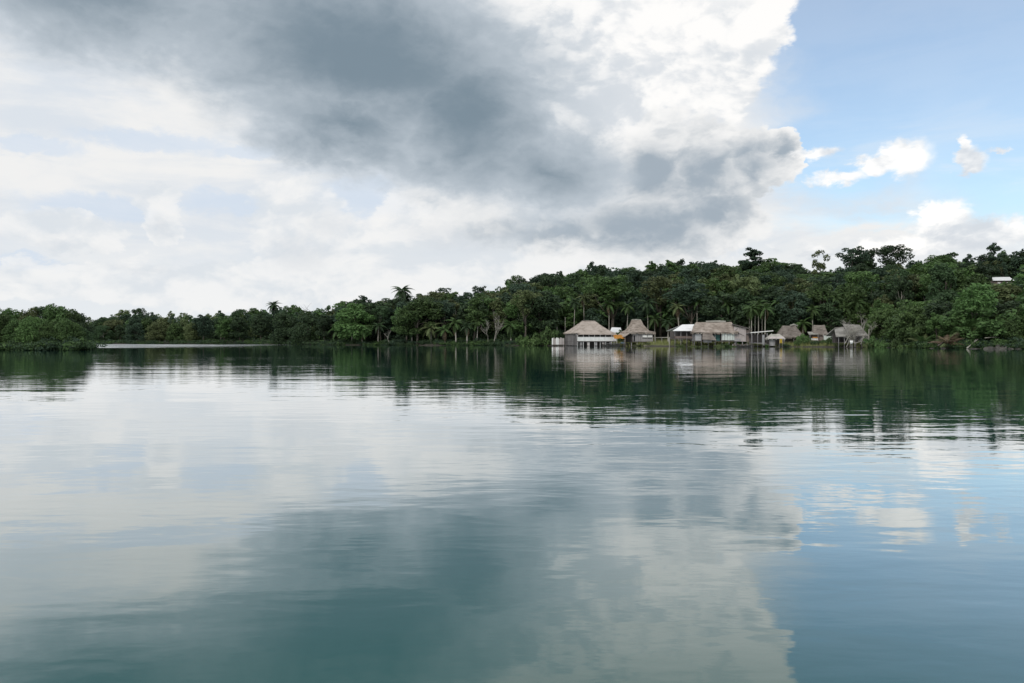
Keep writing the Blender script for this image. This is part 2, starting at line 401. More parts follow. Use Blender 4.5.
rad = np.concatenate([np.linspace(2, 100, 20), np.linspace(104, 460, 150), np.geomspace(480, 6000, 26)])
AA, RR = np.meshgrid(ang, rad, indexing='ij')
GX, GY = RR * np.sin(AA), RR * np.cos(AA)
GZ = terr(GX, GY); GZ = np.where(GY < 20, -4.0, GZ)
nv_, nr_ = GX.shape
me = bpy.data.meshes.new('ground')
verts = np.stack([GX, GY, GZ], -1).reshape(-1, 3)
ii, jj = np.meshgrid(np.arange(nv_ - 1), np.arange(nr_ - 1), indexing='ij'); a = (ii * nr_ + jj).ravel()
faces = np.stack([a, a + 1, a + nr_ + 1, a + nr_], 1)
me.from_pydata(verts.tolist(), [], faces.tolist()); me.update(); me.materials.append(M['ground'])
me.polygons.foreach_set('use_smooth', [True] * len(me.polygons))
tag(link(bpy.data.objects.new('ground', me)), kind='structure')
wmb = MB(); wmb.add([(-6000, -6000, 0), (6000, -6000, 0), (6000, 6000, 0), (-6000, 6000, 0)], [(0, 1, 2, 3)])
tag(wmb.build('water', M['water']), kind='structure')

# ------------------------------------------------------------------ plants: meshes
def leaves(rng, C, rad, n, size, up=.35, flat=.75):
    """n diamond leaves on the shell of every clump (centres C, radii rad)"""
    out = []
    for c, r in zip(C, rad):
        k = max(8, int(n * (r / np.mean(rad)) ** 2))
        d = rng.normal(size=(k, 3)); d[:, 2] += .35; d /= np.linalg.norm(d, axis=1)[:, None]
        rr = r * (1 - .45 * rng.random(k) ** 2) * (1 + .25 * rng.random(k) * (rng.random(k) < .25))
        p = c + d * rr[:, None] * np.array([1, 1, flat])
        nrm = d * .7 + rng.normal(size=(k, 3)) * .55 + np.array([0, 0, up]); nrm /= np.linalg.norm(nrm, axis=1)[:, None]
        t1 = np.cross(nrm, rng.normal(size=(k, 3))); t1 /= np.linalg.norm(t1, axis=1)[:, None]
        t2 = np.cross(nrm, t1)
        s = size * (.6 + .8 * rng.random(k))[:, None]
        q = np.stack([p - t1 * s, p - t2 * s * .5, p + t1 * s, p + t2 * s * .5], 1)
        out.append(q.reshape(-1, 3))
    return np.concatenate(out)
def crown_pts(rng, prof, zb, H, Rr, n, shell=.5):
    tab = np.array(prof, float); C, rad = [], []
    while len(C) < n:
        tt = rng.random(); env = np.interp(tt, tab[:, 0], tab[:, 1])
        if rng.random() > .25 + env: continue
        a = rng.random() * 6.283; r = env * Rr * (shell + (1 - shell) * rng.random()) * .86 if rng.random() < .78 else env * Rr * rng.random() * .5
        cr = Rr * (.17 + .17 * rng.random()) * (.65 + .35 * env)
        z = zb + tt * (H - zb) - cr * .5
        C.append((r * math.cos(a), r * math.sin(a), z)); rad.append(cr)
    return np.array(C), np.array(rad)
def trunk_mesh(rng, name, C, H, zb, r0, mat, nl=9, lean=.3):
    b = MB(); w = rng.normal(size=2) * lean; top = zb + (H - zb) * .55
    pts = [(w[0] * math.sin(t * 2.2) * t, w[1] * math.sin(t * 2.6) * t, top * t - (.6 if t == 0 else 0)) for t in np.linspace(0, 1, 6)]
    b.tube(pts, [r0 * 1.35, r0 * 1.0, r0 * .9, r0 * .8, r0 * .6, r0 * .25], 7)
    for i in rng.choice(len(C), min(nl, len(C)), replace=False):
        c = C[i]; k = min(4, 2 + int(rng.random() * 3)); a = Vector(pts[k]); e = Vector(c)
        if e.z < a.z - .3: a = Vector(pts[2])
        m = a.lerp(e, .5) + Vector((0, 0, -.12 * (e - a).length + .2))
        b.tube([a, m, e], [r0 * .42, r0 * .25, r0 * .06], 5)
    return b.mesh(name, mat, True)
PROF = {
    'round': [(0, .45), (.2, .85), (.5, 1), (.8, .75), (1, .3)],
    'tall': [(0, .4), (.25, .8), (.6, .85), (.85, .55), (1, .2)],
    'umbrella': [(0, .25), (.4, .6), (.7, 1), (.9, .9), (1, .5)],
    'open': [(0, .5), (.3, .9), (.5, .6), (.75, .95), (1, .35)],
    'spreading': [(0, .7), (.3, 1), (.6, .9), (.85, .6), (1, .25)],
    'mangrove': [(0, .8), (.25, 1), (.55, .95), (.8, .75), (1, .35)],
}
# kind: height, crown base, crown radius, clumps, leaves per clump, leaf size, trunk radius, shell
SPEC = {
    'round': (12, 3.6, 4.3, 46, 95, .30, .20, .55),
    'tall': (15, 4.5, 3.3, 46, 85, .29, .22, .5),
    'umbrella': (16, 8.6, 4.4, 34, 85, .27, .24, .5),
    'open': (14, 5.5, 3.8, 26, 80, .27, .19, .6),
    'spreading': (10, 2.2, 5.0, 54, 95, .31, .22, .55),
    'mangrove': (7, .5, 4.0, 60, 130, .20, .12, .62),
}
NVAR = {'round': 3, 'tall': 3, 'umbrella': 3, 'open': 3, 'spreading': 3, 'mangrove': 4}
CR, TR, LOW = {}, {}, {}
for ki, (k, sp_) in enumerate(SPEC.items()):
    H, zb, Rr, nc, nl, ls, tr_, sh = sp_
    for v in range(NVAR[k]):
        rng = np.random.default_rng(100 * ki + v + 7)
        C, rad = crown_pts(rng, PROF[k], zb, H, Rr, nc, sh)
        # lopsided crowns
        C[:, :2] *= np.array([1 + .18 * rng.normal(), 1 + .18 * rng.normal()]); C[:, :2] += rng.normal(size=2) * .35
        CR[k, v] = leaves(rng, C, rad, nl, ls)
        LOW[k, v] = leaves(rng, C, rad * 1.05, max(10, int(nl * .22)), ls * 1.75)
        TR[k, v] = trunk_mesh(rng, 'trunk', C, H, zb, tr_, M['bark'], 12 if k != 'mangrove' else 16)
        TR[k, v, 'pale'] = TR[k, v].copy(); TR[k, v, 'pale'].materials[0] = M['pale_bark']
CM = {}
def crown_mesh(k, v, c):
    if (k, v, c) not in CM: CM[k, v, c] = quads_mesh('crown', CR[k, v], LEAF[c])
    return CM[k, v, c]
def tree(name, k, v, c, x, y, h, wide=1.0, rz=0, pale=False, z=None, **tg):
    H = SPEC[k][0]; s = h / H
    e = empty(name, (x, y, gz(x, y) if z is None else z), rz, **tg); e.scale = (s * wide, s * wide, s)
    link(bpy.data.objects.new('trunk', TR[k, v, 'pale'] if pale else TR[k, v]), e)
    link(bpy.data.objects.new('crown', crown_mesh(k, v, c)), e)
    return e

# ------------------------------------------------------------------ the forest
rnd = random.Random(11); rngF = np.random.default_rng(5)
cand = []
def level(s, rd):
    q = s / rd
    return 'shore' if s < 9 else 'low' if q < .34 else 'middle' if q < .72 else 'ridge'
SP = 6.2
for iy in range(0, 60):
    for ix in range(-90, 75):
        x = (ix + rnd.uniform(-.45, .45) + (.5 if iy % 2 else 0)) * SP; y = 130 + (iy + rnd.uniform(-.45, .45)) * SP * .92
        u = 512 + F * x / y
        if u < -70 or u > 1100: continue
        s = y - float(shore(u)); rd = float(rdep(u))
        if s < 1.0 or s > rd + 14 or gz(x, y) < .02: continue
        if 545 < u < 876 and s < 27: continue
        if 425 < u <= 545 and s < 5 : continue
        if x < -60 and y < 176: continue
        lv = level(s, rd)
        if u < 330: k = rnd.choice(['mangrove', 'round', 'tall', 'mangrove', 'open']) if s > 6 else rnd.choice(['mangrove', 'mangrove', 'round'])
        elif u > 872 and s < 26: k = rnd.choice(['mangrove', 'spreading', 'spreading', 'round'])
        elif lv == 'ridge': k = rnd.choice(['round', 'tall', 'umbrella', 'round', 'open', 'tall'])
        else: k = rnd.choice(['round', 'round', 'tall', 'spreading', 'open', 'umbrella'])
        h = {'mangrove': 8.0, 'round': 10.5, 'tall': 13, 'umbrella': 13.5, 'open': 12, 'spreading': 9.5}[k] * rnd.uniform(.85, 1.3) * (1.12 if u > 330 else 1)
        if u > 872 and s < 26: h *= .82
        if u > 872 and s < 7: h *= .75
        wide = rnd.uniform(.85, 1.4) if rnd.random() < .8 else rnd.uniform(1.4, 1.75)
        top = CAM_H + (HOR - (float(skyl(u)) + rnd.choice([rnd.uniform(-3, 4), rnd.uniform(0, 9), rnd.uniform(-10, 2)]))) * y / F
        if 968 < u < 1032 and y < 266: top = min(top, Z(283.5, y))       # the house on the hill looks out over these
        g = gz(x, y); mxh = top - g
        if u < 330 or lv == 'ridge': 
            if rnd.random() < .6: h = max(h * .85, min(h * 1.25, mxh))
        if h > mxh:
            if mxh < 4.0: continue
            wide *= min(1.5, (h / mxh) ** .8); h = mxh
        if u < 330: c = rnd.choice(['mid', 'dark', 'dark', 'mid', 'olive', 'deep'])
        elif u > 872 and s < 26: c = rnd.choice(['bright', 'mid', 'bright', 'mid', 'dark'])
        elif lv == 'ridge': c = rnd.choice(['dark', 'deep', 'dark', 'mid', 'mid', 'olive'])
        else: c = rnd.choice(['dark', 'deep', 'mid', 'mid', 'olive', 'mid', 'deep', 'bright', 'olive'] if rnd.random() < .75 else ['dark', 'deep'])
        if u < 330: wide = min(wide, 1.05)
        if c == 'bright': wide = min(wide, 1.25)
        cand.append(dict(x=x, y=y, u=u, s=s, k=k, v=rnd.randrange(NVAR[k]), c=c, h=h, w=wide, rz=rnd.uniform(0, 6.28), lv=lv, g=g))
# how much of each shows: walk from near to far and keep the highest row reached in each column
cand.sort(key=lambda d: d['y'])
colmin = np.full(1400, HOR + 6.0)
for d in cand:
    r = SPEC[d['k']][2] * d['h'] / SPEC[d['k']][0] * d['w'] * F / d['y']
    i0, i1 = int(d['u'] - r) + 150, int(d['u'] + r) + 150; i0 = max(0, i0); i1 = min(1399, max(i1, i0 + 1))
    tp = HOR - (d['g'] + d['h'] - CAM_H) * F / d['y']; seg = colmin[i0:i1]
    area = np.clip(seg - tp, 0, None).sum() * .75 if i1 > i0 else 0
    d['vis'] = area if -5 < d['u'] < 1030 else area * .02
    d['tp'] = tp
    m = (i1 - i0) // 6; colmin[i0 + m:i1 - m] = np.minimum(colmin[i0 + m:i1 - m], tp + r * .5)
order = sorted(cand, key=lambda d: -d['vis'])
single = [d for d in order[:285] if d['vis'] > 4]
ids = set(id(d) for d in single); rest = [d for d in cand if id(d) not in ids]
# the remaining trees, too far in to be told apart: one mass
parts, mats = [], []; keys = list(LEAF)
for d in rest:
    V = LOW[d['k'], d['v']]; H = SPEC[d['k']][0]; s = d['h'] / H; ca, sa_ = math.cos(d['rz']), math.sin(d['rz'])
    W = V * np.array([s * d['w'], s * d['w'], s]); W = np.stack([W[:, 0] * ca - W[:, 1] * sa_ + d['x'], W[:, 0] * sa_ + W[:, 1] * ca + d['y'], W[:, 2] + d['g']], 1)
    parts.append(W); mats.append(np.full(len(W) // 4, keys.index(d['c']), np.int32))
me = quads_mesh('forest', np.concatenate(parts), [LEAF[k] for k in keys]); me.polygons.foreach_set('material_index', np.concatenate(mats))
tag(link(bpy.data.objects.new('forest', me)), label='dense dark forest filling the hillside between the nearer trees', cat='forest', kind='stuff')

LANDMARK = [(-99, 130, 'behind the mangrove islet'), (130, 200, 'left end of far shore'), (200, 262, 'on the low far shore'), (262, 335, 'near the bare skyline pole'), (335, 385, 'left of the lone palms'),
            (385, 430, 'below the skyline palm'), (430, 480, 'among the shoreline palms'), (480, 545, 'by the pale branching tree'), (545, 615, 'behind the veranda house'),
            (615, 665, 'behind the peaked house'), (665, 715, 'behind the tin roofed shed'), (715, 772, 'behind the long thatched house'), (772, 835, 'behind the small huts'), (835, 880, 'behind the bleached tree'),
            (880, 935, 'right of the bleached tree'), (935, 985, 'above the rocky right bank'), (985, 1200, 'at the right picture edge')]
LV = {'shore': 'at the waterside', 'low': 'low on slope', 'middle': 'mid-slope', 'ridge': 'on skyline'}
KN = {'round': 'rounded', 'tall': 'tall narrow', 'umbrella': 'flat-topped', 'open': 'ragged open', 'spreading': 'wide bushy', 'mangrove': 'low dense'}
ORD = ['leftmost', 'second', 'third', 'fourth', 'fifth', 'sixth', 'seventh', 'eighth', 'ninth', 'tenth']
single.sort(key=lambda d: d['u']); fam = {}
for d in single:
    lm = next(n for a, b_, n in LANDMARK if a <= d['u'] < b_)
    lvn = LV[d['lv']] if d['u'] >= 335 or d['lv'] in ('shore',) else ('on skyline' if d['lv'] == 'ridge' else 'behind front row')
    d['lab'] = f"{KN[d['k']]} {LNAME[d['c']]} tree {lvn} {lm}"; fam.setdefault(d['lab'], []).append(d)
for lab, L in fam.items():
    for i, d in enumerate(L):
        if len(L) > 1:
            lab2 = lab + (', ' + (ORD[i] if i == 0 else ORD[i] + ' from left'))
        else: lab2 = lab
        nm = {'mangrove': 'mangrove_tree', 'spreading': 'bushy_tree', 'umbrella': 'canopy_tree'}.get(d['k'], 'forest_tree')
        tree(nm, d['k'], d['v'], d['c'], d['x'], d['y'], d['h'], d['w'], d['rz'], pale=rnd.random() < .1, z=d['g'] - .1, label=lab2, cat='tree', group='trees of the forest along the shore and hill')

# trees that break the skyline, one by one: column, top row, depth, kind, colour, height factor on width, label
EM = [(755, 247, 300, 'tall', 1, 'deep', 1.15, 'tallest dark tree above the ridge behind the long thatched house'),
      (745, 257, 305, 'open', 0, 'deep', .8, 'smaller feathery tree just left of the tallest ridge tree'),
      (820, 249, 300, 'open', 2, 'olive', .7, 'thin sparse tree standing alone on the ridge above the huts'),
      (851, 247, 295, 'umbrella', 0, 'deep', 1.0, 'left tree of the tall group on the ridge above the bleached tree'),
      (867, 246, 297, 'tall', 2, 'deep', .62, 'narrow columnar dark tree in the tall ridge group'),
      (891, 245, 290, 'umbrella', 1, 'dark', 1.1, 'big dark crown at the right of the tall ridge group'),
      (946, 253, 280, 'round', 1, 'dark', 1.0, 'wide dark crown on the ridge above the rocky bank'),
      (968, 254, 283, 'tall', 0, 'deep', .8, 'narrow dark ridge tree between two wider crowns'),
      (992, 242, 275, 'tall', 1, 'deep', .75, 'highest dark tree top at the far right of the ridge'),
      (1012, 251, 275, 'round', 2, 'deep', 1.1, 'dark rounded ridge tree at the right edge'),
      (682, 259, 305, 'open', 1, 'dark', .9, 'ragged ridge tree behind the tin roofed shed'),
      (672, 262, 308, 'round', 0, 'dark', .8, 'rounded ridge tree left of a ragged one, behind the shed'),
      (592, 262, 300, 'tall', 0, 'deep', .75, 'narrow dark ridge tree behind the veranda house'),
      (561, 268, 298, 'tall', 2, 'dark', .65, 'pointed dark ridge tree left of the veranda house roof'),
      (448, 288, 290, 'umbrella', 2, 'deep', .8, 'flat-topped lone tree on the skyline left of the hill'),
      (468, 292, 290, 'umbrella', 1, 'deep', .62, 'small flat-topped tree right of the lone skyline tree'),
      (140, 308, 322, 'umbrella', 1, 'dark', .75, 'leaning flat crown above the low far shore at left'),
      (275, 304, 300, 'open', 0, 'deep', .6, 'taller tufted tree on the low far shore'),
      (713, 279, 232, 'round', 2, 'bright', 1.15, 'large bright green rounded tree on the slope above the long thatched house'),
      (790, 266, 298, 'round', 1, 'dark', 1.0, 'rounded dark ridge tree left of the thin sparse tree'),
      (918, 262, 285, 'round', 0, 'deep', .85, 'low rounded crown on the ridge right of the tall group')]
for (u, tp, Y, k, v, c, w, lab) in EM:
    x = X(u, Y); g = gz(x, Y); h = Z(tp, Y) - g
    tree('ridge_tree' if Y > 260 else 'bright_tree', k, v, c, x, Y, max(h, 6), w * (1.25 if w > .7 else 1.1), rnd.uniform(0, 6.28), z=g, label=lab, cat='tree')

# the mangrove islet on the near left
isl = []
def islet(u, Y, tp, v, c, w, lab):
    x = X(u, Y); g = max(gz(x, Y), -.2); h = Z(tp, Y) - g
    tree('mangrove_tree', 'mangrove', v, c, x, Y, h, w, rnd.uniform(0, 6.28), z=g, label=lab, cat='tree', group='mangroves of the near left islet')
FR = [(-24, 130, 315, 'mid'), (2, 129.5, 313, 'mid'), (18, 130, 319, 'mid'), (34, 129, 316, 'bright'), (50, 129.5, 321, 'mid'), (64, 129, 318, 'mid'), (76, 130, 323, 'mid'), (83, 131.5, 327, 'dark')]
for i, (u, Y, tp, c) in enumerate(FR):
    pl = 'beyond picture edge' if u < -10 else ('at picture edge' if i == 1 else f'{ORD[i-1]} from left' if i < 7 else 'at its right tip')
    islet(u, Y, tp, i % 4, c, .82, f'low mangrove in front row of near left islet, {pl}')
BK = [(-15, 140, 309, 'mid'), (8, 139, 308, 'mid'), (27, 138, 308.5, 'olive'), (42, 139, 306, 'dark'), (57, 138, 305, 'mid'), (68, 138, 309, 'mid'), (77, 138, 313, 'dark')]
for i, (u, Y, tp, c) in enumerate(BK):
    pl = 'beyond picture edge' if u < -10 else ('at picture edge' if i == 1 else f'{ORD[i-1]} from left' if i < 6 else 'nearest the gap')
    islet(u, Y, tp, (i + 2) % 4, c, .8, f'taller mangrove at back of near left islet, {pl}')

# ------------------------------------------------------------------ palms
def frond_mesh(name, L, mat, droop=.55, nl=24, wl=.55, rng=None):
    rng = rng or np.random.default_rng(3)
    b = MB(); pts = []
    for t_ in np.linspace(0, 1, 8): pts.append(Vector((L * t_ * (1 - .18 * t_), 0, L * (.38 * t_ - (droop + .38) * t_ * t_))))
    b.tube(pts, [.045 * (1 - .8 * t_) for t_ in np.linspace(0, 1, 8)], 3)
    for i in range(nl):
        t_ = .14 + .86 * i / (nl - 1); k = min(6, int(t_ * 7)); q = t_ * 7 - k; p = pts[k].lerp(pts[k + 1], q); d = (pts[k + 1] - pts[k]).normalized()
        ll = L * .32 * math.sin(min(1, t_ * 1.05) * 2.6 + .35) + .12
        for sgn in (-1, 1):
            side = Vector((0, sgn, 0)); dirv = (side * .85 + d * .55 + Vector((0, 0, -.45 - .3 * rng.random()))).normalized()
            w = d * (.09 * wl / .55 + .02)
            b.add([p - w, p + w, p + dirv * ll], [(0, 1, 2)] if sgn > 0 else [(1, 0, 2)])
    return b.mesh(name, mat)
FRM = {c: frond_mesh('frond', 3.3, LEAF[c]) for c in ('dark', 'mid', 'olive', 'bright', 'brown')}
FRL = {c: frond_mesh('frond', 4.6, LEAF[c], .28, 22) for c in ('mid', 'olive', 'dark', 'brown', 'deep')}
def palm(u, Y, tp, c, lab, rngs, lean=.06, nf=16, s=1.0, pale=True, name='coconut_palm', r0=.15, z=None):
    Y = ashore(u, Y); rr = random.Random(rngs); x = X(u, Y); g = gz(x, Y) if z is None else z; h = Z(tp, Y) - g - .9 * s
    e = empty(name, (x, Y, g), rr.uniform(0, 6.28), label=lab, cat='palm tree', group='palms along the shore')
    lx = h * lean; pts = [(lx * t_ * t_, 0, h * t_ - (.3 if t_ == 0 else 0)) for t_ in np.linspace(0, 1, 7)]
    MB().tube(pts, [r0 * (1.45 - .65 * min(1, t_ * 1.4)) for t_ in np.linspace(0, 1, 7)], 7).build('trunk', M['pale_bark' if pale else 'bark'], e, True)
    for i in range(nf):
        f = link(bpy.data.objects.new('frond', FRM[c] if not (i > nf - 3) else FRM['brown' if rr.random() < .5 else c]), e); f.location = (lx, 0, h)
        pit = R(-68 + 105 * (i / nf) ** .9 + rr.uniform(-8, 8)) if i < nf - 2 else R(52)
        f.rotation_euler = (0, pit, i * 2.399 + rr.uniform(-.2, .2)); q = s * rr.uniform(.85, 1.12); f.scale = (q, q, q)
    return e
PALMS = [(339, 243, 326, 'mid', 'short palm at the waterside, leftmost of the shoreline palms'), (352, 238, 322, 'mid', 'coconut palm at the waterside, second from left along the shore'),
         (362, 236, 327, 'mid', 'low coconut palm third from left along the shore'), (378, 234, 324, 'dark', 'dark coconut palm left of the slanting pale trunk'),
         (412, 229, 325, 'dark', 'palm with pale trunk below the skyline palm'), (431, 226, 325, 'olive', 'yellowish coconut palm with a clear straight trunk at the waterside'), (445, 225, 327, 'mid', 'palm just right of the yellowish coconut palm'),
         (456, 224, 320, 'mid', 'taller coconut palm midway along the shoreline row'), (467, 223, 324, 'dark', 'dark palm left of the pale branching tree'), (477, 224, 319, 'mid', 'coconut palm touching the pale branching tree'),
         (511, 222, 322, 'mid', 'palm between the pale branching tree and the bright bush'), (600, 236, 313, 'mid', 'palm rising behind the veranda house roof'), (655, 228, 316, 'mid', 'palm rising right of the peaked house'),
         (774, 216, 318, 'bright', 'bright young palm behind the open shelter'), (803, 205, 321, 'bright', 'bright palm between the two small huts'), (668, 220, 320, 'dark', 'dark palm left of the tin roofed shed'),
         (330, 262, 318, 'mid', 'palm with pale trunk at the bend of the far shore'), (321, 268, 320, 'olive', 'olive palm left of the bend of the far shore')]
for i, (u, Y, tp, c, lab) in enumerate(PALMS): palm(u, Y, tp, c, lab, 40 + i, rnd.uniform(-.05, .09), nf=15 if Y > 200 else 16, s=rnd.uniform(.85, 1.1))
palm(401, 262, 288, 'dark', 'tall ragged palm standing above the skyline on the left', 91, .03, 26, 1.2)
palm(408, 264, 296, 'dark', 'lower palm beside the tall skyline palm', 92, .04, 20, 1.0)
palm(273, 300, 303, 'dark', 'dark palm tuft above the low far shore', 93, .03, 18, 1.0, False)
for i, (u, Y, tp, lab) in enumerate([(557, 229, 303, 'palm with thin trunk behind the white board fence'), (574, 233, 300, 'tall palm behind the left slope of the veranda house roof'), (584, 238, 295, 'highest palm behind the veranda house ridge'), (609, 234, 302, 'palm rising over the little white roofed hut'),
        (627, 231, 304, 'palm behind the left slope of the peaked roof'), (648, 229, 301, 'tall palm behind the right slope of the peaked roof'), (679, 217, 305, 'palm with thin trunk behind the tin roofed shed'), (697, 219, 300, 'tall palm behind the left end of the long thatched house'),
        (727, 216, 301, 'palm behind the right end of the long thatched house'), (740, 218, 297, 'tall palm behind the pinkish board house'), (792, 212, 301, 'tall palm behind the brown thatched hut'), (845, 206, 304, 'palm behind the collapsed hut'), (858, 204, 300, 'tall palm above the bleached trees')]):
    palm(u, Y, tp, ['mid', 'dark', 'olive', 'mid'][i % 4], lab, 400 + i, rnd.uniform(-.04, .06), 16, rnd.uniform(.8, 1.0), True, r0=.12)
# slim bare-trunked palms standing together right of the long thatched house
for i, (u, Y, tp) in enumerate([(751.5, 206, 306), (755, 209, 303), (758.5, 207, 301), (762, 210, 304), (765, 206, 306), (749.5, 211, 308)]):
    lab = ['leftmost front', 'second', 'tallest middle', 'fourth', 'rightmost', 'hindmost'][i] + ' slim bare-trunked palm of the cluster behind the open shelter'
    palm(u, Y, tp, 'mid', lab, 200 + i, rnd.uniform(-.01, .03), 14, .85, True, 'slim_palm', .12)
for i, (u, Y, tp, lab) in enumerate([(779.5, 212, 299, 'slim pale trunk rising left of the brown thatched hut'), (812.5, 206, 307, 'slim pale trunk left of the small square thatched hut'), (824, 210, 292, 'tall pale trunk behind the small square thatched hut'), (834.5, 207, 296, 'tall pale trunk right of the small square thatched hut')]):
    palm(u, Y, tp, 'mid', lab, 240 + i, rnd.uniform(-.01, .02), 14, .85, True, 'slim_palm', .12)
# palms with long drooping fronds and hardly a trunk, on the right bank
def nipa(u, Y, c, lab, seed, n=14, s=1.0, zoff=0):
    rr = random.Random(seed); x = X(u, Y); e = empty('nipa_palm', (x, Y, gz(x, Y) + zoff), rr.uniform(0, 6), label=lab, cat='palm tree', group='trunkless palms of the right bank')
    MB().tube([(0, 0, -.2), (0, 0, .5), (0, 0, .9)], [.34, .3, .12], 8).build('stem_base', M['bark'], e, True)
    for i in range(n):
        f = link(bpy.data.objects.new('frond', FRL[c if i % 6 else 'olive']), e); f.location = (0, 0, .5)
        f.rotation_euler = (0, R(-74 + 62 * i / n), i * 2.399); q = s * rr.uniform(.8, 1.15); f.scale = (q, q, q)
for i, (u, Y, c, lab, s) in enumerate([(966, 153, 'mid', 'left clump of long drooping palm fronds on the right bank', 1.2), (985, 155, 'olive', 'middle clump of drooping palm fronds above the rocky bank', 1.35), (1000, 152, 'deep', 'right clump of drooping palm fronds above the rocky bank', 1.15), (948, 150, 'brown', 'withered brown palm clump by the water on the right bank', .8), (923, 158, 'mid', 'small palm clump right of the bleached tree', .8)]):
    nipa(u, Y, c, lab, 300 + i, s=s, zoff=1.2 if 960 < u < 1005 else 0)

# ------------------------------------------------------------------ bare trees
def bare(name, u, Y, tp, lab, seed, spread=.5, r0=.14, n=5, mat='pale_bark', gen=3, z=None):
    Y = ashore(u, Y, .05); rr = random.Random(seed); x = X(u, Y); g = gz(x, Y) if z is None else z; h = Z(tp, Y) - g
    e = empty(name, (x, Y, g), 0, label=lab, cat='tree'); tb, lb = MB(), MB()
    def limb(b, a, d, L, r, lv):
        pts = [a]; dd = d.copy()
        for i in range(3):
            dd = (dd + Vector((rr.gauss(0, .16), rr.gauss(0, .16), rr.uniform(-.02, .12)))).normalized(); pts.append(pts[-1] + dd * L / 3)
        b.tube(pts, [r, r * .85, r * .65, r * .4], 5)
        if lv > 0:
            for k in range(n if lv > 1 else 3):
                p = pts[1].lerp(pts[3], rr.random()); nd = (dd + Vector((rr.gauss(0, spread), rr.gauss(0, spread), rr.uniform(-.2, .4)))).normalized()
                limb(lb, p, nd, L * rr.uniform(.45, .75), r * .5, lv - 1)
    limb(tb, Vector((0, 0, -.3)), Vector((rr.uniform(-.1, .1), 0, 1)), h * .62, r0, gen)
    mxz = max(v[2] for v in lb.v + tb.v); k = h / mxz
    for b in (tb, lb): b.v = [(v[0] * k, v[1] * k, v[2] * k) for v in b.v]
    tb.build('trunk', M[mat], e, True); lb.build('branches', M[mat], e, True); return e
bare('bare_tree', 494, 223, 313, 'pale leafless branching tree at the waterside left of the village', 4, .75, .17, 5)
bare('bare_tree', 488, 222.5, 319, 'small pale leafless sapling left of the branching tree', 5, .6, .10, 4)
bare('dead_tree', 313, 285, 302, 'grey bare pole-like dead tree on the far skyline', 8, .9, .16, 4, 'bark', 2)
bare('dead_tree', 347, 262, 299, 'twiggy leafless treetop on the skyline left of the tall palm', 9, .6, .14, 5, 'bark')
bare('dead_tree', 416, 266, 292, 'thin leafless treetop right of the tall skyline palm', 10, .6, .12, 5, 'bark')
bare('bleached_tree', 855, 170, 318, 'bleached bare tree leaning over the collapsed hut', 21, .9, .16, 8)
bare('bleached_tree', 862.5, 168.5, 310, 'tall bleached bare tree with upright stem at right of the collapsed hut', 22, .5, .10, 4)
bare('bleached_tree', 846, 169, 326, 'low tangled bleached tree in front of the collapsed hut', 23, 1.2, .13, 8)
bare('bleached_tree', 868, 171, 320, 'grey bare sapling right of the bleached trees', 24, .6, .08, 5)
bare('bare_tree', 220, 291, 331, 'pale stem left of centre on the far mangrove shore', 31, .2, .1, 2, gen=1)
bare('bare_tree', 390, 231, 329, 'slanting pale trunk at the waterside under dark trees', 33, .5, .13, 3, gen=2)

# ------------------------------------------------------------------ shrubs and undergrowth
SHM = {}
def shrub_v(seed, n, r, lf, nl):
    rng = np.random.default_rng(seed); C = rng.normal(size=(n, 3)) * np.array([.42, .42, .22]) ; C[:, 2] = np.abs(C[:, 2]) + .25
    return leaves(rng, C, np.full(n, .34) * (.7 + .6 * rng.random(n)), nl, lf)
SHV = [shrub_v(s, 16, 1, .11, 55) for s in (1, 2, 3)]
STM = MB()
for k in range(6):
    a = k * 1.05; STM.tube([(0, 0, -.1), (.2 * math.cos(a), .2 * math.sin(a), .3), (.45 * math.cos(a), .45 * math.sin(a), .7)], [.03, .02, .008], 4)
STEM = STM.mesh('stems', M['bark'])
def shrub(u, Y, w, hh, c, lab, i=0, z=None):
    key = (i % 3, c)
    if key not in SHM: SHM[key] = quads_mesh('foliage', SHV[i % 3], LEAF[c] if c in LEAF else M[c])
    x = X(u, Y); e = empty('shrub', (x, Y, (gz(x, Y) if z is None else z)), i * 1.3, label=lab, cat='shrub', group='shrubs along the bank'); e.scale = (w, w, hh)
    link(bpy.data.objects.new('stems', STEM), e); link(bpy.data.objects.new('foliage', SHM[key]), e)
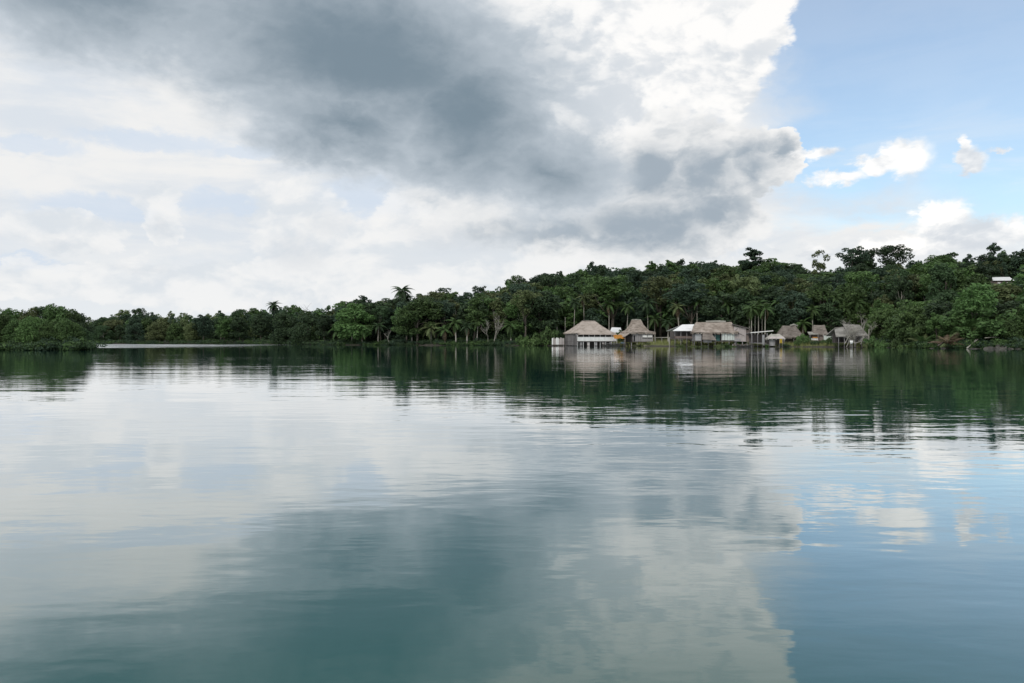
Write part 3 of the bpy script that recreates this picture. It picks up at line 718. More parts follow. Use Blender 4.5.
SHR = [(536, 211, 3.6, 3.9, 'bright', 'large bright green bush at the waterside left of the white fence'), (523, 214, 2.2, 3.4, 'bright', 'small bright bush left of the large bright bush'), (548, 213, 3.2, 6.2, 'mid', 'tall green bush behind the white fence'),
       (740, 188, 2.0, 2.4, 'bright', 'bright leafy bush right of the pink gable wall'), (727, 184, 1.4, 1.4, 'mid', 'low shrub under the pale sheet wall'), (719, 183.5, 1.0, 1.1, 'olive', 'small olive shrub under the dark doorway'),
       (733, 183, 1.2, 1.2, 'mid', 'low shrub left of the moored plank boat'), (800, 184, 1.6, 3.2, 'bright', 'yellow-green bush right of the brown thatched hut'), (806, 183, 1.4, 2.6, 'mid', 'green bush between the two huts'), (812, 182, 1.2, 1.6, 'olive', 'olive bush in front of the square thatched hut'),
       (768, 182, 1.1, .9, 'bright', 'bright low bush beside the pale roofed stall'), (824, 180, 1.1, 1.5, 'mid', 'green bush below the pale wall panel'), (790, 197, 1.8, 3.2, 'bright', 'bright bush behind the brown thatched hut'), (795, 190, 1.4, 2.6, 'olive', 'yellowish vine bush on the right of the brown thatch'),
       (873, 168, 1.8, 3.6, 'mid', 'green bush right of the bleached tree'), (882, 166, 2.0, 2.6, 'bright', 'bright waterside bush right of the bleached trees'), (896, 163, 2.4, 3.0, 'mid', 'rounded bush at the water, right bank'), (912, 159, 2.2, 2.0, 'bright', 'low bright bush at the water below the hill'),
       (928, 155, 2.0, 2.2, 'mid', 'waterside bush left of the withered palm'), (938, 151.5, 1.8, 1.9, 'bright', 'bright green bush hanging over the bank left of the rocks'), (1002, 147, 1.8, 2.0, 'bright', 'bright bush above the rocky bank'), (1018, 146, 1.8, 2.4, 'mid', 'green bush at the right picture edge by the water'),
       (797, 181.5, 1.5, 2.0, 'mid', 'green bush in front of the brown thatched hut'), (830, 177, 1.5, 2.4, 'mid', 'green bush left of the collapsed hut'), (817, 179.5, 1.3, 1.5, 'dark', 'dark low bush below the small orange awning'), (838, 172.5, 1.2, 1.3, 'olive', 'olive weeds under the collapsed hut, left'),
       (703, 184.5, 1.4, 1.0, 'olive', 'olive weeds below the sloping awning of the long house'), (693, 186.5, 1.3, .9, 'olive', 'low weeds between the tin shed and long house'), (682, 188.5, 1.5, .9, 'olive', 'low weeds under the tin roofed shed'), (750, 181, 1.2, 1.0, 'mid', 'low green weeds at the end of the paling fence'),
       (786, 180.5, 1.1, .9, 'dark', 'dark weeds right of the yellow cloth'), (866, 168.3, 1.3, 1.6, 'olive', 'olive bush at the foot of the bleached trees'), (640, 200.5, 1.4, .7, 'olive', 'low grassy tuft below the peaked house'), (648, 200, 1.3, .6, 'olive', 'low grassy tuft right of the peaked house posts'),
       (1012, 150, 2.4, 4.6, 'bright', 'tall bright bush at the right picture edge'), (622, 222, 2.4, 4.6, 'mid', 'leafy bush behind the peaked house, left'), (700, 208, 2.4, 2.6, 'dark', 'dark bush behind the long thatched house'), (645, 214, 2.0, 4.0, 'dark', 'dark bush behind the peaked house, right')]
for i, (u, Y, w, hh, c, lab) in enumerate(SHR): shrub(u, Y, w * .8, hh * .85, c, lab, i)

# low leafy cover: too many plants to count
rng = np.random.default_rng(77); parts = []
def tuft(x, y, z, s, f):
    V = SHV[rng.integers(3)].reshape(-1, 4, 3); V = V[rng.random(len(V)) < .42].reshape(-1, 3); a = rng.random() * 6.28
    V = np.stack([V[:, 0] * math.cos(a) - V[:, 1] * math.sin(a), V[:, 0] * math.sin(a) + V[:, 1] * math.cos(a), V[:, 2]], 1)
    parts.append(V * np.array([s, s, s * f]) + np.array([x, y, z]))
for u in np.arange(90, 560, 1.6):
    for q in (18, 30, 42):
        Y = float(shore(u)) + q + rng.uniform(-5, 5); tuft(X(u, Y), Y, max(gz(X(u, Y), Y), 0) - .2, rng.uniform(2.4, 4.2), rng.uniform(.7, 1.3))
for u in np.arange(-60, 91, 1.1): tuft(X(u, 126.5), 126.6 + rng.uniform(-.7, 1.2), rng.uniform(-.3, .3), rng.uniform(.5, 1.9), rng.uniform(.7, 1.5))
for u in np.arange(94, 1085, 1.3):
    if 545 < u < 876: continue
    Y = float(shore(u))
    while gz(X(u, Y), Y) < -.06: Y += .4
    if u > 345 and u < 545 and rng.random() < .5: continue
    tuft(X(u, Y), Y, -.15, rng.uniform(1.0, 2.0) * (1 if u < 345 or u > 876 else .6), rng.uniform(.6, 1.2))
for u in np.arange(96, 1085, 1.5):
    dens = 1.0 if (u < 545 or u > 876) else .0
    for _ in range(3 if dens else 0):
        Y = float(shore(u)) + rng.uniform(-.3, 16); x = X(u + rng.uniform(-2, 2), Y); g = gz(x, Y)
        if g < -.25: continue
        if 330 < u < 545 and rng.random() < .45: continue
        V = SHV[rng.integers(3)][rng.integers(2)*4::1]; V = V[:len(V) // 4 * 4]; V = V.reshape(-1, 4, 3)[rng.random(len(V) // 4) < .42].reshape(-1, 3)
        s = rng.uniform(.9, 2.0) * (1.15 if u > 876 else 1); parts.append(V * np.array([s, s, s * rng.uniform(.5, 1.0)]) + np.array([x, Y, max(g, -.05)]))
ume = quads_mesh('undergrowth', np.concatenate(parts), [LEAF['mid'], LEAF['dark'], LEAF['deep']]); ume.polygons.foreach_set('material_index', np.concatenate([np.full(len(q) // 4, rng.choice([0, 1, 1, 2]), np.int32) for q in parts]))
tag(link(bpy.data.objects.new('undergrowth', ume)), label='tangled green undergrowth along the wooded shore', cat='undergrowth', kind='stuff')
parts = []
for u in np.arange(610, 872, .16):
    S0 = float(shore(u)); Y = S0 + rng.uniform(-1.2, 14) ; x = X(u, Y); g = gz(x, Y)
    if g < .02: continue
    k = 5; a = rng.random(k) * 6.28; hgt = rng.uniform(.3, 1.0, k); w = .05; ox, oy = rng.normal(size=k) * .25, rng.normal(size=k) * .25
    for i in range(k):
        cx, cy = math.cos(a[i]), math.sin(a[i]); p = np.array([x + ox[i], Y + oy[i], g - .03]); lean = np.array([cy, -cx, 0]) * .25 * hgt[i]
        parts.append([p - np.array([cx, cy, 0]) * w, p + np.array([cx, cy, 0]) * w, p + lean + np.array([0, 0, hgt[i]])])
tag(link(bpy.data.objects.new('grass', quads_mesh('grass', np.array(parts).reshape(-1, 3), M['grass'], 3))), label='rough yellow-green grass on the village bank', cat='grass', kind='stuff')

# ------------------------------------------------------------------ village
def hip_roof(W, D, rl, ze, zr, p=.8, th=.22, n=7, rd=.1, rx=0.0, m=6):
    """thatched hip roof with a swept, uneven slope; ridge along x, optionally moved by rx"""
    rr = random.Random(int(W * 100 + D * 10)); rings = []
    for i in range(-1, n + 1):
        t_ = max(i, 0) / n; s = t_ ** p; hx = W / 2 * (1 - s) + rl / 2 * s; hy = D / 2 * (1 - s) + rd * s; cx = rx * s
        if i < 0: hx *= .97; hy *= .97
        z = ze + (zr - ze) * t_ - (th if i < 0 else 0); j = .09 * (1 - .6 * t_); ring = []
        for (a, b_) in (((-1, -1), (1, -1)), ((1, -1), (1, 1)), ((1, 1), (-1, 1)), ((-1, 1), (-1, -1))):
            for k in range(m):
                q = k / m; x = (a[0] + (b_[0] - a[0]) * q) * hx; y = (a[1] + (b_[1] - a[1]) * q) * hy
                ring.append((cx + x + rr.uniform(-j, j), y + rr.uniform(-j, j), z + rr.uniform(-j, j) - .12 * math.sin(q * math.pi) * (1 if i == n else .4)))
        rings.append(ring)
    c_ = 4 * m; v = [q for r_ in rings for q in r_]; f = []
    for i in range(len(rings) - 1):
        for k in range(c_): f.append((i * c_ + k, i * c_ + (k + 1) % c_, (i + 1) * c_ + (k + 1) % c_, (i + 1) * c_ + k))
    f.append(tuple(range(c_))[::-1]); e = (len(rings) - 1) * c_; f.append(tuple(range(e, e + c_)))
    return MB().add(v, f)
def slab(pts, th):
    """a thick sheet from four corner points"""
    return MB().add(list(pts) + [(p[0], p[1], p[2] - th) for p in pts], [(0, 1, 2, 3), (7, 6, 5, 4), (0, 4, 5, 1), (1, 5, 6, 2), (2, 6, 7, 3), (3, 7, 4, 0)])
def wall(x0, x1, y0, y1, z0, z1): return MB().box(x0, x1, y0, y1, z0, z1)
def posts(parent, pts, z0, z1, mat='wood_dark', w=.14, name='post'):
    for (x, y) in pts: MB().tube([(x, y, z0), (x + .02, y, (z0 + z1) / 2), (x, y, z1)], [w / 2 * 1.1, w / 2, w / 2], 6).build(name, M[mat], parent, True)
def fringe(b, W, D, z, n, seed, L=.5):
    """hanging leaf ends along the eaves"""
    rr = random.Random(seed)
    for i in range(n):
        for (ax, s) in ((0, -1), (0, 1), (1, -1), (1, 1)):
            t_ = rr.uniform(-.5, .5); l = rr.uniform(.3, 1) * L; w = .18
            if ax == 0: x, y = t_ * W * .97, s * D / 2 * .98; b.add([(x - w, y, z), (x + w, y, z), (x, y + s * .04, z - l)], [(0, 1, 2)])
            else: x, y = s * W / 2 * .98, t_ * D * .97; b.add([(x, y - w, z), (x, y + w, z), (x + s * .04, y, z - l)], [(0, 1, 2)])
    return b

# -- veranda house on stilts
Y = 209; h1 = empty('stilt_house', (X(588.5, Y), Y, 0), R(17), label='thatched stilt house over the water with a long white veranda rail', cat='house')
W, D = 10.6, 7.6
r = fringe(hip_roof(W + .7, D + .8, 3.5, 3.35, 6.55, .86), W + .7, D + .8, 3.2, 60, 1, .22).build('roof', M['thatch'], h1)
MB().tube([(-1.9, 0, 6.48), (0, 0, 6.55), (1.9, 0, 6.48)], [.14, .16, .14], 6).build('ridge_cap', M['thatch_dark'], r)
slab([(-W / 2 + .2, -D / 2 - 1.5, 3.0), (W / 2 + .45, -D / 2 - 1.5, 2.95), (W / 2 + .45, -D / 2 + .1, 3.5), (-W / 2 + 2.4, -D / 2 + .1, 3.5)], .1).build('veranda_roof', M['thatch'], h1)
MB().box(-W / 2, W / 2 + .3, -D / 2 - 1.25, D / 2, 1.08, 1.24).build('floor', M['wood_dark'], h1)
MB().box(-W / 2 + .05, W / 2 - .1, -D / 2 + .55, -D / 2 + .65, 1.24, 3.1).build('wall', M['wood_dark'], h1)
sw = MB().box(-W / 2 + .05, -W / 2 + .15, -D / 2 - 1.2, D / 2 - .1, .25, 3.3).build('wall', M['wood_dark'], h1)
for i in range(9): MB().box(-W / 2 - .03, -W / 2 + .05, -D / 2 - 1.1 + i * .96, -D / 2 - 1.1 + i * .96 + .14, .1, 3.05).build('batten', M['wood_grey'], sw)
MB().box(-W / 2 + .05, W / 2 - .1, D / 2 - .2, D / 2 - .1, 1.24, 3.1).build('wall', M['wood_brown'], h1)
MB().box(W / 2 - .2, W / 2 - .1, -D / 2 + .65, D / 2 - .2, 1.24, 3.1).build('wall', M['wood_brown'], h1)
rl_ = MB().box(-W / 2 + .16, W / 2 + .28, -D / 2 - 1.27, -D / 2 - 1.2, 1.26, 2.26).build('railing', M['white'], h1)
MB().box(-W / 2 + .16, W / 2 + .32, -D / 2 - 1.31, -D / 2 - 1.17, 2.263, 2.33).build('handrail', M['white'], rl_)
posts(h1, [(-W / 2 + .3 + i * 1.55, -D / 2 - 1.1) for i in range(8)], -1.2, 2.9, 'white', .13)
posts(h1, [(-W / 2 + .3 + i * 2.0, -D / 2 + .6) for i in range(6)] + [(-W / 2 + .3 + i * 2.0, D / 2 - .3) for i in range(6)], -1.2, 1.1, 'wood_dark', .18)
MB().box(-W / 2 + .2, W / 2 - .2, -D / 2 + .8, -D / 2 + .86, -.2, 1.07).build('underfloor_shade', M['wood_dark'], h1)  # dark sheet added to stand in for the shade beneath the floor
for i in range(5): MB().box(-W / 2 + .9 + i * 2.05, -W / 2 + 1.6 + i * 2.05, -D / 2 - 1.05, -D / 2 - .98, .12, 1.0).build('under_panel', M['pink' if i % 2 else 'wood_grey'], h1)
MB().box(-2.2, -1.3, -D / 2 + .5, -D / 2 + .55, 1.25, 3.0).build('door', M['inner_shade'], h1)
MB().box(1.2, 3.0, -D / 2 + .5, -D / 2 + .55, 2.05, 2.8).build('window', M['inner_shade'], h1)

# -- white board fence standing in the water beside it
Yf = 207; fe = empty('board_fence', (X(558, Yf), Yf, 0), R(4), label='pale upright board fence over the water left of the veranda house', cat='fence')
for i in range(9):
    x = -1.45 + i * .365; hh = 2.05 + .14 * math.sin(i * 2.3)
    MB().box(x - .15, x + .15, -.04, .04, .35, hh).build('board', M['white' if i in (0, 3, 4) else 'pink'], fe)
MB().box(-1.6, 1.6, .045, .12, .62, .74).build('rail', M['wood_grey'], fe); MB().box(-1.6, 1.6, .045, .12, 1.6, 1.72).build('rail', M['wood_grey'], fe)
posts(fe, [(-1.5, .2), (0, .2), (1.5, .2)], -1.2, 1.8, 'wood_grey')
pm = empty('pole', (X(565, 214), 214, gz(X(565, 214), 214)), label='thin pale upright pole behind the white board fence', cat='pole')
MB().tube([(0, 0, -.5), (.03, 0, 3.5), (.05, 0, Z(319, 214))], [.045, .04, .03], 6).build('shaft', M['pale_bark'], pm, True)

# -- peaked house
Y = 206; h2 = empty('stilt_house', (X(637.5, Y), Y, gz(X(637.5, Y), Y)), R(15), label='small stilt house with a steep peaked thatch roof and grey walls', cat='house')
g0 = h2.location.z; W, D = 6.4, 5.4
r = fringe(hip_roof(W + .9, D + 1.0, 2.3, 3.5 - g0, 6.75 - g0, .42, rx=-.35, rd=.45), W + .9, D + 1.0, 3.35 - g0, 45, 2).build('roof', M['thatch'], h2)
MB().tube([(-1.6, 0, 6.73 - g0), (-.35, 0, 6.8 - g0), (.9, 0, 6.73 - g0)], [.13, .15, .13], 6).build('ridge_cap', M['thatch_pale'], r)
slab([(-W / 2 - 1.7, -D / 2 - .4, 2.45 - g0), (-W / 2 + .3, -D / 2 - .4, 3.75 - g0), (-W / 2 + .3, D / 2 + .4, 3.75 - g0), (-W / 2 - 1.7, D / 2 + .4, 2.45 - g0)], .15).build('lean_to_roof', M['thatch'], h2)
MB().box(-W / 2 + .1, W / 2 - .1, -D / 2, D / 2, 1.0 - g0, 1.15 - g0).build('floor', M['wood_dark'], h2)
fw = MB().box(-W / 2 + .7, W / 2 - .1, -D / 2 + .02, -D / 2 + .1, 1.153 - g0, 3.45 - g0).build('wall', M['wood_grey'], h2)
for i in range(12): MB().box(-W / 2 + .75 + i * .5, -W / 2 + .79 + i * .5, -D / 2 - .02, -D / 2 + .018, 1.16 - g0, 3.3 - g0).build('batten', M['wood_brown'], fw)
MB().box(-W / 2 + .6, -W / 2 + .7, -D / 2 + .02, D / 2 - .1, 1.153 - g0, 3.45 - g0).build('wall', M['wood_dark'], h2)
MB().box(W / 2 - .2, W / 2 - .1, -D / 2 + .1, D / 2 - .1, 1.153 - g0, 3.45 - g0).build('wall', M['wood_grey'], h2)
MB().box(-W / 2 + .7, W / 2 - .2, D / 2 - .2, D / 2 - .1, 1.153 - g0, 3.45 - g0).build('wall', M['wood_grey'], h2)
for (a, b_) in ((.2, 1.45), (1.65, 2.8)):
    wd = MB().box(a, b_, -D / 2 - .05, -D / 2 - .025, 1.95 - g0, 2.6 - g0).build('window', M['inner_shade'], h2)
    MB().box(a - .03, b_ + .03, -D / 2 - .12, -D / 2 - .055, 2.2 - g0, 2.75 - g0).build('shutter', M['white'], wd)
MB().box(-W / 2 + .95, -W / 2 + 1.35, -D / 2 - .03, -D / 2 + .015, 1.2 - g0, 2.7 - g0).build('door', M['inner_shade'], h2)
posts(h2, [(-W / 2 + .4 + i * 1.55, yy) for i in range(5) for yy in (-D / 2 + .2, D / 2 - .3)], -1.0, 1.02 - g0, 'wood_grey', .17)
posts(h2, [(-W / 2 - 1.5, -D / 2 - .2), (-W / 2 - 1.5, D / 2 - .2)], -.8, 2.2 - g0, 'wood_brown', .14)

# -- small white roofed hut seen between the two
Y = 224; hs = empty('hut', (X(616, Y), Y, gz(X(616, Y), Y)), R(-10), label='little hut with a white sheet roof between the two stilt houses', cat='hut'); g0 = hs.location.z
slab([(-1.7, -1.6, 3.7 - g0), (1.7, -1.6, 3.5 - g0), (1.3, .2, 5.0 - g0), (-1.2, .2, 5.1 - g0)], .06).build('roof', M['tin'], hs)
slab([(1.3, .22, 5.0 - g0), (1.8, 2.0, 3.6 - g0), (-1.8, 2.0, 3.6 - g0), (-1.2, .22, 5.1 - g0)], .06).build('roof', M['tin'], hs)
MB().box(-1.4, 1.4, -1.2, 1.6, .6, 3.4 - g0).build('wall', M['wood_brown'], hs); posts(hs, [(-1.3, -1.1), (1.3, -1.1), (-1.3, 1.5), (1.3, 1.5)], -.4, .7)
# orange tarp stretched on poles
Y = 203.0; ot = empty('tarp_shelter', (X(619.0, Y), Y, 0), R(5), label='orange tarpaulin shelter left of the peaked house', cat='shelter'); g0 = ot.location.z
b = MB(); nx, ny = 9, 5
for j in range(ny):
    for i in range(nx):
        fx, fy = i / (nx - 1), j / (ny - 1); b.v.append(((fx - .5) * 2.7, (fy - .5) * 1.8, 2.75 - g0 - .95 * (1 - fy) + .09 * math.sin(i * 1.9 + j) + .14 * math.cos((fx - .5) * 3)))
for j in range(ny - 1):
    for i in range(nx - 1): b.f.append([j * nx + i, j * nx + i + 1, (j + 1) * nx + i + 1, (j + 1) * nx + i])
b.build('tarp', M['orange'], ot, True); posts(ot, [(-1.3, -.85), (1.3, -.85), (-1.3, .85), (1.3, .85)], -1.2, 1.6 - g0, 'wood_grey', .09)
# drying cloth and jetty walk between the houses
Y = 205; jt = empty('walkway', (X(617, Y), Y, 0), R(2), label='low plank walkway over the water joining the two stilt houses', cat='walkway')
for i in range(14): MB().box(-2.6 + i * .38, -2.6 + i * .38 + .34, -.5, .5, .60, .66).build('plank', M['wood_grey'], jt)
for yy in (-.4, .4): MB().box(-2.6, 2.7, yy - .05, yy + .05, .50, .597).build('beam', M['wood_dark'], jt)
posts(jt, [(-2.4, -.4), (0, -.4), (2.4, -.4), (-2.4, .4), (0, .4), (2.4, .4)], -1.2, .5)
bc = empty('hanging_cloth', (X(622.5, 204.7), 204.7, 0), 0, label='pale blue cloth hung out by the walkway', cat='cloth')
b = MB()
for i in range(7):
    for zz_ in (.68, 1.02): b.v.append((-.45 + i * .15, .05 * math.sin(i * 1.7), zz_))
for i in range(6): b.f.append([i * 2, i * 2 + 2, i * 2 + 3, i * 2 + 1])
b.build('sheet', M['blue'], bc); posts(bc, [(-.48, .04), (.48, .04)], .64, 1.06, 'wood_grey', .05)

# -- long pole rail leading across the grass
Y0 = 203
rf = empty('pole_railing', (X(655, 203), 203, gz(X(655, 203), 203)), 0, label='long pale pole railing across the grass between peaked house and shed', cat='railing'); g0 = rf.location.z
x1 = X(683, 196) - X(655, 203)
MB().tube([(-.4, 0, Z(337.6, 203) - g0), (x1 * .5, -3.5, Z(337.5, 199.5) - g0), (x1, -7, Z(337.3, 196) - g0)], [.08, .09, .08], 6).build('rail', M['pale_bark'], rf, True)
for q in (.02, .25, .5, .75, .98):
    zt = Z(337.5, 203 - 7 * q) - g0; MB().tube([(x1 * q, -7 * q, -.8), (x1 * q, -7 * q, zt)], [.06, .05], 6).build('post', M['wood_grey'], rf, True)
mp_ = empty('mooring_post', (X(669.3, 188.5), 188.5, -.6), 0, label='pale mooring post at the water edge below the pole railing', cat='post')
MB().tube([(0, 0, -.6), (0, 0, 1.2), (.02, 0, Z(338, 188.5) + .6)], [.1, .09, .08], 7).build('shaft', M['pale_bark'], mp_, True)
sb = empty('landing_plank', (X(655, 199), 199, 0.12), R(-6), label='pale log lying at the water edge below the peaked house', cat='log')
MB().tube([(-2.8, 0, .05), (0, .05, .1), (2.8, 0, .06)], [.1, .12, .09], 7).build('stem', M['pale_bark'], sb, True)

# -- shed with the bright tin roof
Y = 192; ts = empty('shed', (X(684, Y), Y, gz(X(684, Y), Y)), R(4), label='raised shed with a bright white tin roof left of the long house', cat='shed'); g0 = ts.location.z
slab([(-3.5, -2.6, 3.75 - g0), (3.4, -2.6, 3.75 - g0), (3.2, .3, 5.35 - g0), (-.3, .3, 5.3 - g0)], .05).build('roof', M['tin'], ts)
slab([(3.2, .32, 5.35 - g0), (3.4, 3.0, 3.75 - g0), (-3.5, 3.0, 3.75 - g0), (-.3, .32, 5.3 - g0)], .05).build('roof', M['tin'], ts)
MB().box(-2.9, 3.1, -2.1, 2.5, 1.75 - g0, 1.9 - g0).build('floor', M['wood_dark'], ts)
MB().box(-2.8, 3.0, -1.2, -1.1, 1.903 - g0, 3.7 - g0).build('wall', M['wood_dark'], ts); MB().box(-2.8, 3.0, 2.3, 2.4, 1.903 - g0, 3.7 - g0).build('wall', M['wood_dark'], ts)
MB().box(-2.9, 3.0, -2.1, -2.03, 1.95 - g0, 2.5 - g0).build('railing', M['wood_brown'], ts)
posts(ts, [(-2.8 + i * 1.45, -2.0) for i in range(5)], -.8, 3.9 - g0, 'wood_grey', .13); posts(ts, [(-2.8 + i * 1.45, 2.2) for i in range(5)], -.8, 1.8 - g0, 'wood_dark', .15)

# -- long thatched house
Y = 190; h3 = empty('long_house', (X(712.8, Y), Y, gz(X(712.8, Y), Y)), R(-5), label='long low house under one big weathered thatch roof', cat='house'); g0 = h3.location.z
W, D = 10.4, 7.2
r = fringe(hip_roof(W + .4, D + .8, 8.3, 3.4 - g0, 5.85 - g0, .85, rx=.2), W + .4, D + .8, 3.25 - g0, 50, 3).build('roof', M['thatch'], h3)
MB().tube([(-1.6, 0, 5.92 - g0), (1.2, 0, 6.0 - g0), (3.0, 0, 5.92 - g0)], [.22, .24, .2], 6).build('ridge_cap', M['thatch_pale'], r)
MB().tube([(3.9, .2, 5.7 - g0), (4.15, .2, 6.3 - g0)], [.07, .05], 5).build('finial', M['wood_dark'], r)
MB().box(-W / 2 + .3, W / 2 - .1, -D / 2 + .2, D / 2, 1.2 - g0, 1.35 - g0).build('floor', M['wood_dark'], h3)
MB().box(-W / 2 + .35, W / 2 - .2, -D / 2 + 1.1, -D / 2 + 1.2, 1.353 - g0, 3.4 - g0).build('wall', M['wood_dark'], h3)
MB().box(-W / 2 + .35, W / 2 - .2, D / 2 - .2, D / 2 - .1, 1.353 - g0, 3.4 - g0).build('wall', M['wood_brown'], h3)
MB().box(-W / 2 + .35, -W / 2 + .45, -D / 2 + 1.2, D / 2 - .2, 1.353 - g0, 3.4 - g0).build('wall', M['wood_grey'], h3)
MB().box(W / 2 - .3, W / 2 - .2, -D / 2 + 1.2, D / 2 - .2, 1.353 - g0, 3.4 - g0).build('wall', M['wood_brown'], h3)
MB().box(-1.35, 1.25, -D / 2 + .95, -D / 2 + 1.08, 1.4 - g0, 2.75 - g0).build('screen', M['teal'], h3)
MB().box(1.45, 4.4, -D / 2 + .12, -D / 2 + .18, 1.5 - g0, 3.32 - g0).build('sheet_wall', M['mint'], h3)
MB().box(-4.6, -3.2, -D / 2 + .3, -D / 2 + .36, 1.4 - g0, 3.0 - g0).build('wall_panel', M['tin_grey'], h3)
slab([(-3.3, -D / 2 - 2.0, 1.75 - g0), (-.1, -D / 2 - 2.0, 1.6 - g0), (-.9, -D / 2 + .1, 3.2 - g0), (-2.9, -D / 2 + .1, 3.2 - g0)], .12).build('awning', M['thatch_dark'], h3)
MB().box(-2.9, -1.0, -D / 2 - 1.2, -D / 2 - 1.1, .5, 1.6 - g0).build('awning_wall', M['wood_grey'], h3)
posts(h3, [(-W / 2 + .4 + i * 1.6, -D / 2 + .3) for i in range(7)], -.8, 3.35 - g0, 'wood_grey', .15); posts(h3, [(-W / 2 + .4 + i * 1.6, D / 2 - .3) for i in range(7)], -.8, 1.2 - g0, 'wood_dark', .16)
for i in range(5): MB().box(1.5 + i * .62, 1.58 + i * .62, -D / 2 + .05, -D / 2 + .115, 1.5 - g0, 3.3 - g0).build('batten', M['wood_grey'], h3)

# -- gable wing at its right end
Y = 188; h4 = empty('house', (X(741, Y), Y, gz(X(741, Y), Y)), R(-12), label='pinkish board house with sloping dark-edged roof at right of the long house', cat='house'); g0 = h4.location.z
MB().add([(-1.7, -2, 1.2 - g0), (1.0, -2, 1.2 - g0), (1.0, -2, 4.3 - g0), (-1.7, -2, 4.75 - g0), (-1.7, 2, 1.2 - g0), (1.0, 2, 1.2 - g0), (1.0, 2, 4.3 - g0), (-1.7, 2, 4.75 - g0)], [(0, 1, 2, 3), (5, 4, 7, 6), (1, 5, 6, 2), (4, 0, 3, 7), (3, 2, 6, 7), (4, 5, 1, 0)]).build('wall', M['pink'], h4)
slab([(-2.1, -2.4, 5.35 - g0), (2.4, -2.4, 4.15 - g0), (2.4, 2.4, 4.15 - g0), (-2.1, 2.4, 5.35 - g0)], .1).build('roof', M['tin_grey'], h4)
MB().bar((-2.1, -2.46, 5.25 - g0), (2.4, -2.46, 4.05 - g0), .08, .22).build('fascia', M['wood_dark'], h4)
MB().box(1.003, 2.1, -1.7, 1.8, 1.2 - g0, 3.9 - g0).build('side_wall', M['wood_brown'], h4)
MB().bar((-1.5, -2.05, 3.6 - g0), (.6, -2.05, 2.5 - g0), .08).build('brace', M['wood_dark'], h4); MB().bar((-.9, -2.05, 4.3 - g0), (-1.6, -2.05, 3.6 - g0), .07).build('brace', M['wood_dark'], h4)
MB().box(-1.6, -.2, -2.2, -2.05, 1.25 - g0, 1.9 - g0).build('step_box', M['wood_grey'], h4)
posts(h4, [(-1.5, -1.8), (.2, -1.8), (1.9, -1.8), (-1.5, 1.8), (.2, 1.8), (1.9, 1.8)], -.8, 1.25 - g0, 'wood_grey', .15)
Y = 183; pf = empty('paling_fence', (X(742, Y), Y, gz(X(742, Y), Y)), R(-3), label='low mossy paling fence in front of the pinkish board house', cat='fence'); g0 = pf.location.z
for i in range(16): MB().box(-2.2 + i * .28, -2.2 + i * .28 + .16, -.03, .03, -.2, 1.15 + .12 * math.sin(i * 1.9)).build('paling', M['wood_brown' if i % 3 else 'wood_grey'], pf)
MB().box(-2.3, 2.3, .035, .1, .65, .75).build('rail', M['wood_grey'], pf)

# -- canoe drawn up on the bank
def canoe(u, Y, L, rz, lab, mat, z=0):
    e = empty('canoe', (X(u, Y), Y, z), R(rz), label=lab, cat='canoe'); b = MB(); n = 11; inn = MB()
    def sec(t_, k): 
        w = .34 * (1 - abs(t_) ** 2.4) * k + .015; zt = .48 + .28 * abs(t_) ** 3; zb_ = .0 + .22 * abs(t_) ** 2.5 + (.07 if k < 1 else 0); x = t_ * L / 2 * (.97 if k < 1 else 1)
        return [(x, -w, zt), (x, -w * .75, (zt + zb_) / 2 - .05), (x, 0, zb_), (x, w * .75, (zt + zb_) / 2 - .05), (x, w, zt)]
    O = [sec(t_, 1) for t_ in np.linspace(-1, 1, n)]; I = [sec(t_, .86) for t_ in np.linspace(-1, 1, n)]
    for rings, flip in ((O, 0), (I, 1)):
        v = [p for r_ in rings for p in r_]; f = []
        for i in range(n - 1):
            for k in range(4):
                q = (i * 5 + k, i * 5 + k + 1, i * 5 + 6 + k, i * 5 + 5 + k); f.append(q if flip else q[::-1])
        b.add(v, f)
    m = n * 5
    for i in range(n - 1):
        for k in (0, 4): b.f.append([i * 5 + k, (i + 1) * 5 + k, m + (i + 1) * 5 + k, m + i * 5 + k])
    b.build('hull', M[mat], e, True)
    for t_ in (-.4, .35): MB().box(t_ * L / 2 - .1, t_ * L / 2 + .1, -.3, .3, .40, .44).build('thwart', M['wood_grey'], e)
canoe(744, 180.2, 3.4, -4, 'dark dugout canoe floating below the paling fence', 'wood_dark', -.14)
canoe(611, 201.5, 4.6, 3, 'dark dugout canoe moored under the walkway between the stilt houses', 'wood_dark', -.16)

# -- open shelter
Y = 185; os_ = empty('open_shelter', (X(759, Y), Y, gz(X(759, Y), Y)), R(6), label='open shelter with a pale flat roof on posts right of the pinkish house', cat='shelter'); g0 = os_.location.z
slab([(-2.6, -1.5, 3.3 - g0), (2.7, -1.5, 3.75 - g0), (2.7, 1.6, 3.55 - g0), (-2.6, 1.6, 3.1 - g0)], .08).build('roof', M['tin_grey'], os_)
MB().bar((-2.65, -1.55, 3.25 - g0), (2.75, -1.55, 3.7 - g0), .06, .2).build('fascia', M['white'], os_)
MB().box(-2.0, 2.2, .9, 1.0, .7, 2.9 - g0).build('back_wall', M['wood_dark'], os_); MB().box(.2, .75, -1.35, -1.25, .2, 2.7).build('panel', M['tin_grey'], os_)
MB().box(-2.1, 2.3, -1.2, .9, .75, .85).build('floor', M['wood_grey'], os_)
posts(os_, [(-2.3, -1.35), (-.9, -1.35), (1.4, -1.35), (2.4, -1.35), (-2.3, 1.4), (2.4, 1.4)], -.6, 3.15 - g0, 'wood_grey', .13)
wk = empty('jetty', (X(762, 182.5), 182.5, 0), R(-9), label='short sloping plank jetty in front of the open shelter', cat='jetty')
